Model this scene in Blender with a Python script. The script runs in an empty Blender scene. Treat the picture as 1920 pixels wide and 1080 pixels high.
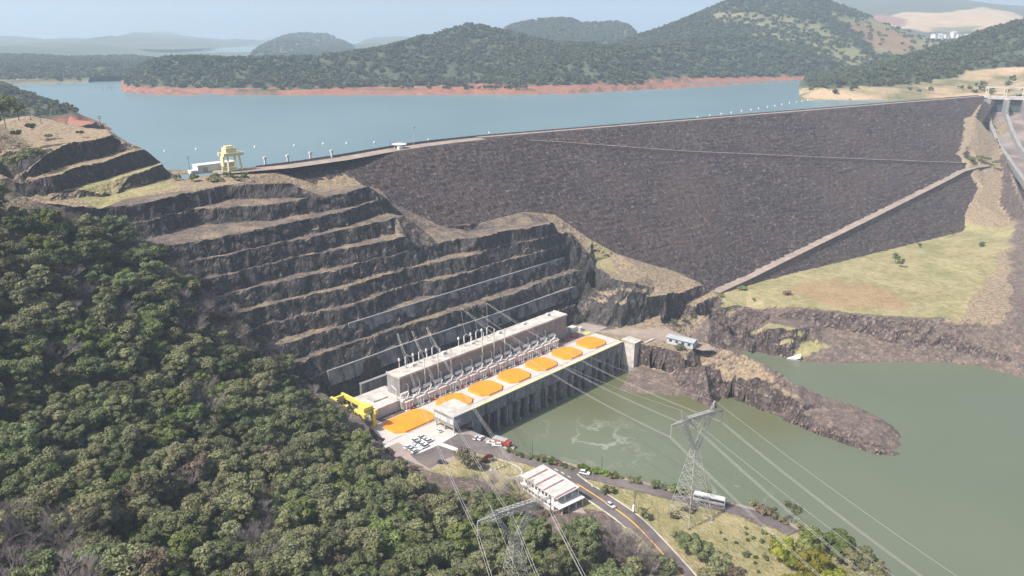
import bpy, bmesh, math, random
import numpy as np
from mathutils import Vector, Matrix
from mathutils.geometry import delaunay_2d_cdt
random.seed(7); rng = np.random.default_rng(7)
SC = bpy.context.scene; COL = SC.collection
# ---------------------------------------------------------------- camera, sky, sun, exposure
F = 1493.0; PITCH = math.atan(480/F); SP = math.sin(PITCH); CP = math.cos(PITCH); H = 180.0
cd = bpy.data.cameras.new('camera'); cam = bpy.data.objects.new('camera', cd); COL.objects.link(cam)
cam.location = (0, 0, H); cam.rotation_euler = (math.pi/2 - PITCH, 0, 0)
cd.sensor_width = 36; cd.lens = 36*F/1920; cd.clip_start = 1; cd.clip_end = 60000
SC.camera = cam
SUN_EL, SUN_AZ = math.radians(49), (-0.88, -0.47)          # direction on the ground towards the sun
W = bpy.data.worlds.new("World"); SC.world = W; W.use_nodes = True
wn = W.node_tree.nodes; wn.clear()
sky = wn.new('ShaderNodeTexSky'); sky.sky_type = 'NISHITA'; sky.sun_disc = False
sky.sun_elevation = SUN_EL; sky.sun_rotation = math.atan2(SUN_AZ[0], SUN_AZ[1])
sky.altitude = 600; sky.air_density = 0.7; sky.dust_density = 6.5; sky.ozone_density = 1.0
bg = wn.new('ShaderNodeBackground'); bg.inputs[1].default_value = 0.13
wo = wn.new('ShaderNodeOutputWorld')
W.node_tree.links.new(sky.outputs[0], bg.inputs[0]); W.node_tree.links.new(bg.outputs[0], wo.inputs[0])
sl = bpy.data.lights.new('sun', 'SUN'); sl.energy = 4.9; sl.angle = math.radians(0.5); sl.color = (1.0, 0.95, 0.87)
so = bpy.data.objects.new('sun', sl); COL.objects.link(so)
sd = Vector((SUN_AZ[0]*math.cos(SUN_EL), SUN_AZ[1]*math.cos(SUN_EL), math.sin(SUN_EL))).normalized()
so.rotation_euler = sd.to_track_quat('Z', 'Y').to_euler(); so.location = (-300, 0, 500)
SC.view_settings.view_transform = 'Standard'; SC.view_settings.look = 'None'
SC.view_settings.gamma = 1; SC.view_settings.exposure = 0.45
SC.render.engine = 'CYCLES'
try:
    SC.cycles.volume_bounces = 1; SC.cycles.max_bounces = 6; SC.cycles.diffuse_bounces = 3
    SC.cycles.transparent_max_bounces = 8
except Exception: pass

# ---------------------------------------------------------------- pixel -> place helpers
def ray(x, y):
    a = (x-960)/F; b = (y-540)/F
    return (a, CP-b*SP, -(SP+b*CP))
def P(x, y, z):                     # the point of height z that the photograph shows at pixel x, y
    r = ray(x, y); t = (z-H)/r[2]; return (r[0]*t, r[1]*t)
def PD(x, y, d):                    # the point at ground distance d (along the view) and its height
    r = ray(x, y); t = d/r[1]; return (r[0]*t, d, H+r[2]*t)
def proj(X, Y, Z):
    zc = Y*CP-(Z-H)*SP; yc = -(Y*SP+(Z-H)*CP)
    return 960+F*X/zc, 540+F*yc/zc, zc
VA = ((2460-960)/F, 1/CP); l_ = math.hypot(*VA); A = (VA[0]/l_, VA[1]/l_); B = (-A[1], A[0])
O = P(1166.7, 641.7, 0)
def UV(u, v): return (O[0]+u*A[0]+v*B[0], O[1]+u*A[1]+v*B[1])
def uv(p): x = p[0]-O[0]; y = p[1]-O[1]; return (x*A[0]+y*A[1], x*B[0]+y*B[1])
def puv(x, y, z): return uv(P(x, y, z))
ANG = math.atan2(A[1], A[0])        # rotation of things set square to the powerhouse

# ---------------------------------------------------------------- noise
_pt = rng.random((256, 256))
def vn(x, y):
    xi = np.floor(x).astype(int); yi = np.floor(y).astype(int); fx = x-xi; fy = y-yi
    fx = fx*fx*(3-2*fx); fy = fy*fy*(3-2*fy)
    a = _pt[xi & 255, yi & 255]; b = _pt[(xi+1) & 255, yi & 255]; c = _pt[xi & 255, (yi+1) & 255]; d = _pt[(xi+1) & 255, (yi+1) & 255]
    return (a*(1-fx)+b*fx)*(1-fy)+(c*(1-fx)+d*fx)*fy
def fbm(x, y, o=4, g=0.5):
    s = 0; a = 1; t = 0
    for k in range(o):
        s = s+a*vn(x*2**k+17.3*k, y*2**k+9.1*k); t += a; a *= g
    return s/t-0.5

# ---------------------------------------------------------------- objects, tags, meshes
def tag(o, label=None, cat=None, group=None, kind=None):
    if label: o['label'] = label
    if cat: o['category'] = cat
    if group: o['group'] = group
    if kind: o['kind'] = kind
    return o
def empty(name, loc, rz=0, parent=None):
    o = bpy.data.objects.new(name, None); COL.objects.link(o); o.empty_display_size = 1
    o.location = loc; o.rotation_euler = (0, 0, rz); o.parent = parent; return o
def mesh_np(name, V, Fq, mat, parent=None, smooth=False, attrs=None):
    me = bpy.data.meshes.new(name); V = np.asarray(V, np.float32); Fq = np.asarray(Fq, np.int32)
    n = Fq.shape[1]; me.vertices.add(len(V)); me.vertices.foreach_set('co', V.ravel())
    me.loops.add(Fq.size); me.loops.foreach_set('vertex_index', Fq.ravel())
    me.polygons.add(len(Fq)); me.polygons.foreach_set('loop_start', np.arange(0, Fq.size, n, dtype=np.int32))
    try: me.polygons.foreach_set('loop_total', np.full(len(Fq), n, np.int32))
    except Exception: pass
    me.polygons.foreach_set('use_smooth', np.full(len(Fq), smooth))
    me.update(calc_edges=True)
    if attrs:
        for k, a in attrs.items():
            at = me.attributes.new(k, 'FLOAT_COLOR', 'POINT')
            c = np.ones((len(V), 4), np.float32); c[:, :a.shape[1]] = a; at.data.foreach_set('color', c.ravel())
    me.materials.append(mat); o = bpy.data.objects.new(name, me); COL.objects.link(o); o.parent = parent
    return o
class MB:
    def __init__(s): s.v = []; s.f = []; s.mi = []; s.mats = []
    def add(s, vs, fs, m=0):
        b = len(s.v); s.v += [tuple(v) for v in vs]; s.f += [tuple(b+i for i in f) for f in fs]; s.mi += [m]*len(fs); return s
    def box(s, x0, x1, y0, y1, z0, z1, m=0, taper=0):
        t = taper
        return s.add([(x0, y0, z0), (x1, y0, z0), (x1, y1, z0), (x0, y1, z0), (x0+t, y0+t, z1), (x1-t, y0+t, z1), (x1-t, y1-t, z1), (x0+t, y1-t, z1)],
              [(0, 3, 2, 1), (4, 5, 6, 7), (0, 1, 5, 4), (1, 2, 6, 5), (2, 3, 7, 6), (3, 0, 4, 7)], m)
    def bar(s, p, q, r, n=4, r2=None, m=0):
        p = Vector(p); q = Vector(q); d = (q-p)
        if d.length < 1e-6: return s
        z = d.normalized(); x = z.orthogonal().normalized(); y = z.cross(x); r2 = r if r2 is None else r2
        vs = [p+(x*math.cos(2*math.pi*(i+.5)/n)+y*math.sin(2*math.pi*(i+.5)/n))*r for i in range(n)]
        vs += [q+(x*math.cos(2*math.pi*(i+.5)/n)+y*math.sin(2*math.pi*(i+.5)/n))*r2 for i in range(n)]
        return s.add(vs, [(i, (i+1) % n, n+(i+1) % n, n+i) for i in range(n)]+[tuple(range(n))[::-1], tuple(range(n, 2*n))], m)
    def prism(s, pts, z0, z1, m=0, top=None):
        n = len(pts); tp = top or pts
        return s.add([(x, y, z0) for x, y in pts]+[(x, y, z1) for x, y in tp],
              [(i, (i+1) % n, n+(i+1) % n, n+i) for i in range(n)]+[tuple(range(n))[::-1], tuple(range(n, 2*n))], m)
    def lathe(s, prof, cx=0, cy=0, n=12, m=0):
        vs = [(cx+r*math.cos(2*math.pi*i/n), cy+r*math.sin(2*math.pi*i/n), z) for r, z in prof for i in range(n)]
        k = len(prof)
        return s.add(vs, [(j*n+i, j*n+(i+1) % n, (j+1)*n+(i+1) % n, (j+1)*n+i) for j in range(k-1) for i in range(n)]+[tuple(range(n))[::-1], tuple((k-1)*n+i for i in range(n))], m)
    def build(s, name, mat, parent=None, smooth=False, bevel=0):
        me = bpy.data.meshes.new(name); me.from_pydata(s.v, [], s.f)
        ms = mat if isinstance(mat, (list, tuple)) else [mat]
        for m in ms: me.materials.append(m)
        for p, i in zip(me.polygons, s.mi): p.material_index = min(i, len(ms)-1); p.use_smooth = smooth
        me.update(); o = bpy.data.objects.new(name, me); COL.objects.link(o); o.parent = parent
        if bevel:
            b = o.modifiers.new('bevel', 'BEVEL'); b.width = bevel; b.segments = 2; b.limit_method = 'ANGLE'
        return o
def copy_tree(o, parent=None):
    c = o.copy(); COL.objects.link(c); c.parent = parent
    for ch in [x for x in bpy.data.objects if x.parent == o]:
        if ch.name in COL.objects: copy_tree(ch, c)
    return c

# ---------------------------------------------------------------- materials
def newmat(name):
    m = bpy.data.materials.new(name); m.use_nodes = True; nt = m.node_tree
    return m, nt, nt.nodes['Principled BSDF']
def nd(nt, t, **k):
    n = nt.nodes.new(t)
    for a, v in k.items():
        if a.startswith('i_'):
            key = a[2:]; n.inputs[int(key) if key.isdigit() else key].default_value = v
        else: setattr(n, a, v)
    return n
def noise(nt, co, scale, detail=4, rough=0.6):
    n = nd(nt, 'ShaderNodeTexNoise'); n.inputs['Scale'].default_value = scale; n.inputs['Detail'].default_value = detail
    n.inputs['Roughness'].default_value = rough; nt.links.new(co, n.inputs['Vector']); return n.outputs['Fac']
def ramp(nt, fac, stops):
    r = nd(nt, 'ShaderNodeValToRGB'); e = r.color_ramp.elements
    while len(e) < len(stops): e.new(0.5)
    for i, (p, c) in enumerate(stops): e[i].position = p; e[i].color = (c, c, c, 1) if isinstance(c, (int, float)) else (*c, 1)
    nt.links.new(fac, r.inputs[0]); return r.outputs[0]
def mix(nt, fac, a, b, mode='MIX'):
    n = nd(nt, 'ShaderNodeMix', data_type='RGBA', blend_type=mode)
    for s, v in ((0, fac), (6, a), (7, b)):
        if hasattr(v, 'links'): nt.links.new(v, n.inputs[s])
        elif isinstance(v, (int, float)): n.inputs[s].default_value = v if s == 0 else (v, v, v, 1)
        else: n.inputs[s].default_value = (*v, 1)
    return n.outputs[2]
def mul(nt, a, b, op='MULTIPLY', clamp=True):
    n = nd(nt, 'ShaderNodeMath', operation=op, use_clamp=clamp)
    for s, v in ((0, a), (1, b)):
        if hasattr(v, 'links'): nt.links.new(v, n.inputs[s])
        else: n.inputs[s].default_value = v
    return n.outputs[0]
def coords(nt, which='Object', scale=None):
    t = nd(nt, 'ShaderNodeTexCoord').outputs[which]
    if scale:
        m = nd(nt, 'ShaderNodeMapping'); m.inputs['Scale'].default_value = scale; nt.links.new(t, m.inputs[0]); return m.outputs[0]
    return t
def bump(nt, bs, h, strength=0.5, dist=0.3):
    b = nd(nt, 'ShaderNodeBump'); b.inputs['Strength'].default_value = strength; b.inputs['Distance'].default_value = dist
    nt.links.new(h, b.inputs['Height']); nt.links.new(b.outputs[0], bs.inputs['Normal'])
def plain(name, c, rough=0.6, var=0.15, scale=0.8, metal=0, stain=None, aniso=None):
    m, nt, bs = newmat(name); co = coords(nt, 'Object', aniso); n = noise(nt, co, scale, 5)
    a = tuple(max(0, x*(1-var*1.6)) for x in c); b = tuple(min(1, x*(1+var)) for x in c)
    col = ramp(nt, n, [(0.3, a), (0.7, b)])
    if stain:
        s = noise(nt, coords(nt, 'Object', stain[1]), stain[2], 6, 0.7)
        col = mix(nt, ramp(nt, s, [(0.45, 0.0), (0.62, 1.0)]), col, stain[0])
    nt.links.new(col, bs.inputs['Base Color']); bs.inputs['Roughness'].default_value = rough; bs.inputs['Metallic'].default_value = metal
    return m
M = {}
M['concrete'] = plain('concrete', (0.275, 0.277, 0.275), 0.9, 0.15, 0.5, stain=((0.2, 0.195, 0.19), (1, 1, 0.12), 0.45))
M['concrete_dark'] = plain('concrete_dark', (0.27, 0.26, 0.25), 0.9, 0.25, 0.4, stain=((0.10, 0.095, 0.095), (1, 1, 0.1), 0.4))
M['concrete_pale'] = plain('concrete_pale', (0.56, 0.52, 0.47), 0.85, 0.16, 0.3, stain=((0.36, 0.33, 0.31), (1, 1, 1), 0.12))
M['deck'] = plain('deck', (0.53, 0.485, 0.45), 0.8, 0.10, 0.2, stain=((0.5, 0.45, 0.42), (1, 1, 1), 0.08))
M['floor'] = plain('floor', (0.36, 0.30, 0.27), 0.9, 0.22, 0.12, stain=((0.24, 0.2, 0.18), (1, 1, 1), 0.06))
M['orange'] = plain('orange', (0.92, 0.30, 0.014), 0.6, 0.08, 0.25, stain=((0.78, 0.26, 0.03), (1, 1, 1), 0.15))
M['yellow'] = plain('yellow', (0.72, 0.62, 0.12), 0.5, 0.1, 0.5)
M['cream'] = plain('cream', (0.56, 0.53, 0.38), 0.7, 0.12, 0.5); M['pale_yellow'] = plain('pale_yellow', (0.70, 0.65, 0.36), 0.6, 0.1, 0.5)
M['white'] = plain('white', (0.69, 0.68, 0.65), 0.6, 0.06, 0.6)
M['offwhite'] = plain('offwhite', (0.56, 0.57, 0.57), 0.6, 0.12, 0.8)
M['grey'] = plain('grey', (0.36, 0.36, 0.36), 0.6, 0.15, 0.8)
M['dark'] = plain('dark', (0.03, 0.03, 0.032), 0.5, 0.2, 1)
M['steel'] = plain('steel', (0.47, 0.46, 0.44), 0.55, 0.12, 1, metal=0.25)
M['roof'] = plain('roof', (0.56, 0.53, 0.50), 0.7, 0.12, 0.25, stain=((0.42, 0.38, 0.36), (1, 1, 1), 0.2))
M['roof_strip'] = plain('roof_strip', (0.24, 0.12, 0.12), 0.8, 0.2, 0.5)
M['asphalt'] = plain('asphalt', (0.115, 0.098, 0.098), 0.95, 0.2, 0.15, stain=((0.165, 0.14, 0.13), (1, 1, 1), 0.05))
M['track'] = plain('track', (0.31, 0.25, 0.205), 0.95, 0.15, 0.15, stain=((0.24, 0.19, 0.16), (1, 1, 1), 0.08))
M['paint'] = plain('paint', (0.75, 0.73, 0.70), 0.8, 0.08, 0.5)
M['paint_yellow'] = plain('paint_yellow', (0.72, 0.42, 0.05), 0.8, 0.1, 0.5)
M['red'] = plain('red', (0.42, 0.045, 0.03), 0.5, 0.15, 1)
M['rust'] = plain('rust', (0.26, 0.10, 0.08), 0.8, 0.2, 1)
M['bluegrey'] = plain('bluegrey', (0.42, 0.47, 0.52), 0.5, 0.1, 0.5)
M['glass'] = plain('glass', (0.05, 0.06, 0.07), 0.15, 0.2, 0.5)
M['tyre'] = plain('tyre', (0.02, 0.02, 0.02), 0.9, 0.1, 2)
M['bark'] = plain('bark', (0.13, 0.105, 0.085), 0.95, 0.25, 1.5)
M['wire'] = plain('wire', (0.4, 0.39, 0.37), 0.5, 0.05, 1)
def carmat(n, c):
    m = plain(n, c, 0.3, 0.03, 1); m.node_tree.nodes['Principled BSDF'].inputs['Coat Weight'].default_value = 0.6; return m
M['car_white'] = carmat('car_white', (0.8, 0.8, 0.79)); M['car_silver'] = carmat('car_silver', (0.5, 0.51, 0.52))
M['car_black'] = carmat('car_black', (0.02, 0.02, 0.02)); M['car_red'] = carmat('car_red', (0.4, 0.05, 0.04))

def rock_ground(name, rock_a, rock_b, streak=True):
    """steep faces show rock, flat ones dry grass or soil; zone attribute: R lawn, G soil/dry grass, B red earth"""
    m, nt, bs = newmat(name); co = coords(nt); cs = coords(nt, 'Object', (1, 1, 0.16))
    geo = nd(nt, 'ShaderNodeNewGeometry'); sx = nd(nt, 'ShaderNodeSeparateXYZ'); nt.links.new(geo.outputs['Normal'], sx.inputs[0])
    n1 = noise(nt, co, 0.22, 6, 0.65); n2 = noise(nt, co, 1.1, 4, 0.7); n3 = noise(nt, cs, 0.55, 5, 0.7)
    rock = ramp(nt, n3, [(0.30, rock_a), (0.52, rock_b), (0.70, tuple(min(1, c*2.6) for c in rock_b))])
    rock = mix(nt, ramp(nt, n2, [(0.58, 0.0), (0.75, 0.6)]), rock, (0.30, 0.23, 0.19))
    vo = nd(nt, 'ShaderNodeTexVoronoi', feature='F1'); vo.inputs['Scale'].default_value = 0.8; nt.links.new(co, vo.inputs['Vector']); vs_ = nd(nt, 'ShaderNodeSeparateColor'); nt.links.new(vo.outputs['Color'], vs_.inputs[0])
    rub = ramp(nt, vs_.outputs[0], [(0.1, tuple(c*.6 for c in rock_a)), (0.55, rock_b), (0.85, tuple(c*1.7 for c in rock_b)), (0.95, (0.30, 0.24, 0.205))]); rock = mix(nt, 0.55 if streak else 0.15, rock, rub)
    at = nd(nt, 'ShaderNodeAttribute', attribute_name='zone'); sc = nd(nt, 'ShaderNodeSeparateColor'); nt.links.new(at.outputs['Color'], sc.inputs[0])
    nl = mix(nt, 0.5, noise(nt, co, 0.035, 6, 0.7), n1); lawn = ramp(nt, nl, [(0.3, (0.15, 0.145, 0.06)), (0.43, (0.225, 0.21, 0.09)), (0.54, (0.33, 0.285, 0.145)), (0.66, (0.42, 0.335, 0.20)), (0.75, (0.33, 0.225, 0.15))])
    n4 = noise(nt, co, 0.5, 6, 0.75)
    dry = ramp(nt, n4, [(0.3, (0.06, 0.055, 0.035)), (0.43, (0.18, 0.14, 0.09)), (0.57, (0.36, 0.275, 0.18)), (0.72, (0.27, 0.17, 0.12)), (0.8, (0.10, 0.075, 0.06))])
    scrub = ramp(nt, n1, [(0.3, (0.085, 0.075, 0.06)), (0.5, (0.17, 0.13, 0.105)), (0.7, (0.29, 0.21, 0.17))])
    red = ramp(nt, n4, [(0.3, (0.27, 0.11, 0.065)), (0.7, (0.42, 0.2, 0.13))])
    scrub = mix(nt, 0.35, scrub, rub); g = mix(nt, sc.outputs[1], scrub, dry); g = mix(nt, sc.outputs[0], g, lawn)
    g = mix(nt, sc.outputs[2], g, red)
    st = mul(nt, sx.outputs[2], mul(nt, n2, 0.34, 'MULTIPLY'), 'ADD', False)
    flat = ramp(nt, st, [(0.80, 0.0), (0.98, 1.0)])
    col = mix(nt, flat, rock, g)
    nt.links.new(col, bs.inputs['Base Color']); bs.inputs['Roughness'].default_value = 0.95
    h = mix(nt, 0.5, mix(nt, 0.5, n2, vo.outputs['Distance']), n3); bump(nt, bs, h, 1.0, 1.6); return m
M['terrace'] = rock_ground('terrace_rock', (0.016, 0.015, 0.018), (0.045, 0.042, 0.044), False)
M['bank'] = rock_ground('bank_rock', (0.03, 0.024, 0.026), (0.085, 0.062, 0.058))

_k = P(860, 262, 101.0); _r = P(1850, 180, 101.0); D = ((_r[0]-_k[0])/math.hypot(_r[0]-_k[0], _r[1]-_k[1]), (_r[1]-_k[1])/math.hypot(_r[0]-_k[0], _r[1]-_k[1]))
def riprap():
    m, nt, bs = newmat('riprap'); co = coords(nt)
    v = nd(nt, 'ShaderNodeTexVoronoi', feature='F1'); v.inputs['Scale'].default_value = 0.55; nt.links.new(co, v.inputs['Vector'])
    v2 = nd(nt, 'ShaderNodeTexVoronoi', feature='F1'); v2.inputs['Scale'].default_value = 1.3; nt.links.new(co, v2.inputs['Vector'])
    s = nd(nt, 'ShaderNodeSeparateColor'); nt.links.new(v.outputs['Color'], s.inputs[0])
    s2 = nd(nt, 'ShaderNodeSeparateColor'); nt.links.new(v2.outputs['Color'], s2.inputs[0])
    c = ramp(nt, s.outputs[0], [(0.1, (0.022, 0.016, 0.019)), (0.5, (0.05, 0.037, 0.041)), (0.85, (0.088, 0.066, 0.067)), (0.955, (0.24, 0.185, 0.17))])
    c2 = ramp(nt, s2.outputs[0], [(0.1, (0.018, 0.014, 0.017)), (0.8, (0.075, 0.056, 0.06)), (0.99, (0.33, 0.27, 0.24))])
    c = mix(nt, 0.5, c, c2)
    rot = nd(nt, 'ShaderNodeMapping'); rot.inputs['Rotation'].default_value = (0, 0, -math.atan2(D[1], D[0])); nt.links.new(co, rot.inputs[0])
    sc_ = nd(nt, 'ShaderNodeMapping'); sc_.inputs['Scale'].default_value = (0.10, 0.75, 0.75); nt.links.new(rot.outputs[0], sc_.inputs[0])
    c = mix(nt, ramp(nt, noise(nt, sc_.outputs[0], 0.55, 5, 0.75), [(0.42, 0.0), (0.62, 0.75)]), c, (0.02, 0.015, 0.018), 'MIX')
    big = ramp(nt, noise(nt, co, 0.018, 5, 0.6), [(0.4, 0.0), (0.68, 0.55)])
    c = mix(nt, big, c, (0.10, 0.068, 0.06))
    pt = ramp(nt, noise(nt, coords(nt, 'Object', (1, 1, 0.5)), 0.05, 6, 0.75), [(0.66, 0.0), (0.76, 0.6)])
    c = mix(nt, pt, c, (0.2, 0.155, 0.13))
    nt.links.new(c, bs.inputs['Base Color']); bs.inputs['Roughness'].default_value = 0.95
    h = mix(nt, 0.5, v.outputs['Distance'], v2.outputs['Distance']); bump(nt, bs, h, 1.0, 1.4); return m
M['riprap'] = riprap()

def leafmat(name, dark, mid, light, tw=0.35):
    m, nt, bs = newmat(name); oi = nd(nt, 'ShaderNodeObjectInfo'); co = coords(nt)
    n = noise(nt, co, 0.45, 3, 0.6); rnd = oi.outputs['Random']
    c = ramp(nt, n, [(0.32, dark), (0.5, mid), (0.68, light)])
    hsv = nd(nt, 'ShaderNodeHueSaturation')
    nt.links.new(c, hsv.inputs['Color'])
    mr = nd(nt, 'ShaderNodeMapRange'); mr.inputs[3].default_value = 0.72; mr.inputs[4].default_value = 1.32; nt.links.new(rnd, mr.inputs[0]); nt.links.new(mr.outputs[0], hsv.inputs['Value'])
    f = mul(nt, mul(nt, rnd, 7.31), 1.0, 'MULTIPLY', False)
    fr = nd(nt, 'ShaderNodeMath', operation='FRACT'); m7 = nd(nt, 'ShaderNodeMath', operation='MULTIPLY'); m7.inputs[1].default_value = 7.31
    nt.links.new(rnd, m7.inputs[0]); nt.links.new(m7.outputs[0], fr.inputs[0])
    mh = nd(nt, 'ShaderNodeMapRange'); mh.inputs[3].default_value = 0.478; mh.inputs[4].default_value = 0.512; nt.links.new(fr.outputs[0], mh.inputs[0]); nt.links.new(mh.outputs[0], hsv.inputs['Hue'])
    nt.links.new(hsv.outputs[0], bs.inputs['Base Color']); bs.inputs['Roughness'].default_value = 0.75
    bs.inputs['Specular IOR Level'].default_value = 0.25
    tr = nd(nt, 'ShaderNodeBsdfTranslucent'); nt.links.new(hsv.outputs[0], tr.inputs[0])
    ms = nd(nt, 'ShaderNodeMixShader'); ms.inputs[0].default_value = tw
    nt.links.new(bs.outputs[0], ms.inputs[1]); nt.links.new(tr.outputs[0], ms.inputs[2]); nt.links.new(ms.outputs[0], nt.nodes['Material Output'].inputs[0])
    return m
M['leaf_dark'] = leafmat('leaf_dark', (0.105, 0.132, 0.06), (0.16, 0.19, 0.085), (0.235, 0.26, 0.125))
M['leaf_olive'] = leafmat('leaf_olive', (0.13, 0.145, 0.068), (0.205, 0.215, 0.108), (0.31, 0.305, 0.17))
M['leaf_bright'] = leafmat('leaf_bright', (0.10, 0.14, 0.045), (0.165, 0.21, 0.065), (0.26, 0.30, 0.105))
M['leaf_brown'] = leafmat('leaf_brown', (0.12, 0.098, 0.062), (0.20, 0.165, 0.11), (0.31, 0.25, 0.18))
M['leaf_yellow'] = leafmat('leaf_yellow', (0.12, 0.14, 0.02), (0.24, 0.25, 0.035), (0.40, 0.38, 0.07))
M['leaf_far'] = leafmat('leaf_far', (0.038, 0.05, 0.026), (0.065, 0.08, 0.04), (0.12, 0.135, 0.07), 0.1)
M['twig'] = leafmat('twig', (0.15, 0.125, 0.12), (0.22, 0.19, 0.18), (0.32, 0.28, 0.26), 0.0)

def water(name, deep, alt, rough=0.12, sc_=0.35, swirl=False):
    m, nt, bs = newmat(name); co = coords(nt)
    big = noise(nt, co, 0.004, 4, 0.55)
    c = ramp(nt, big, [(0.35, deep), (0.65, alt)])
    if swirl:
        # foam streaks and the greener pool near the outlets, where the turbines stir the water
        at = nd(nt, 'ShaderNodeAttribute', attribute_name='zone'); sc = nd(nt, 'ShaderNodeSeparateColor'); nt.links.new(at.outputs['Color'], sc.inputs[0])
        c = mix(nt, sc.outputs[1], c, (0.105, 0.105, 0.045))
        dn = nd(nt, 'ShaderNodeTexNoise'); dn.inputs['Scale'].default_value = 0.03; dn.inputs['Detail'].default_value = 3; nt.links.new(co, dn.inputs['Vector'])
        vm = nd(nt, 'ShaderNodeVectorMath', operation='MULTIPLY_ADD'); nt.links.new(dn.outputs['Color'], vm.inputs[0]); vm.inputs[1].default_value = (60, 60, 0); nt.links.new(co, vm.inputs[2])
        wv = nd(nt, 'ShaderNodeTexNoise'); wv.inputs['Scale'].default_value = 0.045; wv.inputs['Detail'].default_value = 5; nt.links.new(vm.outputs[0], wv.inputs['Vector'])
        rid = ramp(nt, wv.outputs['Fac'], [(0.462, 0.0), (0.5, 1.0), (0.538, 0.0)])
        br = ramp(nt, noise(nt, co, 0.6, 4, 0.7), [(0.4, 0.15), (0.65, 1.0)])
        f = mul(nt, mul(nt, rid, br), sc.outputs[0])
        c = mix(nt, f, c, (0.5, 0.52, 0.45))
    nt.links.new(c, bs.inputs['Base Color']); bs.inputs['Roughness'].default_value = rough; bs.inputs['IOR'].default_value = 1.33
    h = noise(nt, co, sc_, 5, 0.65); bump(nt, bs, h, 0.35, 0.35); return m
M['reservoir'] = water('reservoir_water', (0.11, 0.18, 0.195), (0.135, 0.21, 0.225), 0.3, 0.25)
M['river'] = water('river_water', (0.112, 0.134, 0.086), (0.14, 0.16, 0.11), 0.25, 0.5, True)

# ---------------------------------------------------------------- dam planes
CREST = 101.0
K = P(860, 262, CREST); R = P(1850, 180, CREST)
dl = math.hypot(R[0]-K[0], R[1]-K[1]); D = ((R[0]-K[0])/dl, (R[1]-K[1])/dl); N = (D[1], -D[0])
LP = P(640, 297, CREST); NL = (-B[0], -B[1]); SL = 1.7
def damz(x, y):
    a = CREST-((x-K[0])*N[0]+(y-K[1])*N[1])/SL
    b = CREST-((x-LP[0])*NL[0]+(y-LP[1])*NL[1])/SL
    return np.maximum(a, b)
def damhit(x, y, main=True):        # where the line of sight meets the downstream slope
    r = ray(x, y); q, n = (K, N) if main else (LP, NL)
    t = (CREST-H+(q[0]*n[0]+q[1]*n[1])/SL)/(r[2]+(r[0]*n[0]+r[1]*n[1])/SL)
    return (r[0]*t, r[1]*t, H+r[2]*t)

# ---------------------------------------------------------------- terrain: break lines, triangulated
LINES = []
def L_(pts): LINES.append([tuple(p) for p in pts])
def Lp(*pts): L_([(*P(x, y, z), z) for x, y, z in pts])
def Lu(*pts): L_([(*UV(u, v), z) for u, v, z in pts])
LIPPX = [[(580,710),(640,687),(1063,543)],
 [(507,690),(560,681),(600,665),(640,650),(770,607),(900,575),(1040,520),(1053,517)],
 [(500,657),(547,640),(597,625),(640,612),(1027,493)],
 [(510,607),(567,590),(640,578),(707,557),(773,530),(813,527),(890,507),(940,490),(1037,470)],
 [(457,590),(520,570),(583,553),(640,540),(723,517),(807,493),(880,480),(940,460),(1037,443)],
 [(417,553),(500,533),(567,520),(640,503),(720,483),(773,470),(853,448),(930,444),(1014,428)],
 [(393,523),(467,503),(533,488),(640,467),(707,457),(773,448)],
 [(370,487),(433,477),(500,463),(567,450),(640,431),(707,417),(757,405)],
 [(337,457),(450,437),(533,420),(640,397),(725,372)],
 [(300,410),(363,393),(443,387),(500,385),(560,375),(640,363),(690,350)],
 [(240,397),(340,363),(420,347),(540,343)]]
ZL = [18+8.2*i for i in range(11)]; UEND = [33, 33, 30, 31, 33, 22, -82, -95, -100, -110, -138]
USL = [-206,-206,-206,-206,-206,-208,-212,-214,-220,-226,-240]
lipv = []; pv = None
for i, l in enumerate(LIPPX):
    q = sorted(puv(x, y, ZL[i]) for x, y in l)
    US = USL[i]; ue = q[-1][0] if i > 5 else UEND[i]; us = np.append(np.arange(US, ue-1.5, 4.0), ue); v = np.interp(us, [a for a, b in q], [b for a, b in q])
    v = v+3.4*fbm(us*0.11, us*0+i*7.7, 5, .6)
    if pv is not None:
        gap = np.interp(us, [-150, 30], [4.2, 1.6]); v = np.maximum(v, np.interp(us, pv[0], pv[1])+gap)
    toe = v-3.7
    if pv is not None: toe = np.maximum(toe, np.interp(us, pv[0], pv[1])+0.9)
    Lu(*[(u, b, ZL[i]) for u, b in zip(us, v)])
    tz = (ZL[i-1]+0.4) if i else 0.0
    m = us <= (ue_p if i else 33)
    Lu(*[(u, b, tz) for u, b in zip(us[m], toe[m])])
    lipv.append((us, v)); pv = (us, v); ue_p = ue
# the ends of the benches, where they run into the dam
DB = [(520,324,98),(543,342,93),(552,354,92),(612,355,89),(648,349,87),(680,347,85),(710,354,81),(724,364,79),(733,380,75),(735,388,73),(751,400,68),(765,427,60),(795,431,58),(830,425,57.5),(900,420,57),(985,397,56.5),(1040,402,53),(1075,440,44),(1110,450,38),(1155,475,29),(1200,490,23),(1270,510,14),(1332,527,8)]
def dhit(x, y, dz=0.0):
    a = damhit(x, y); b = damhit(x, y, False); c = a if a[1] < b[1] else b; return (x, y, min(c[2]+dz, 100.5))
DB = [dhit(x, y, 0.6) for x, y, z in DB]
Lp(*DB)
L_([(P(x, y, z)[0]-N[0]*45, P(x, y, z)[1]-N[1]*45, z-3) for x, y, z in DB])
L_([(P(x, y, z)[0]-N[0]*160, P(x, y, z)[1]-N[1]*160, min(z-3, 60)) for x, y, z in DB[11:]])
Lp((880,432,56.5),(940,425,57.5),(990,405,58.5)); Lp((1000,418,56),(1048,440,50),(1072,450,46),(1089,464,40),(1108,478,34),(1117,493,28))
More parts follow.
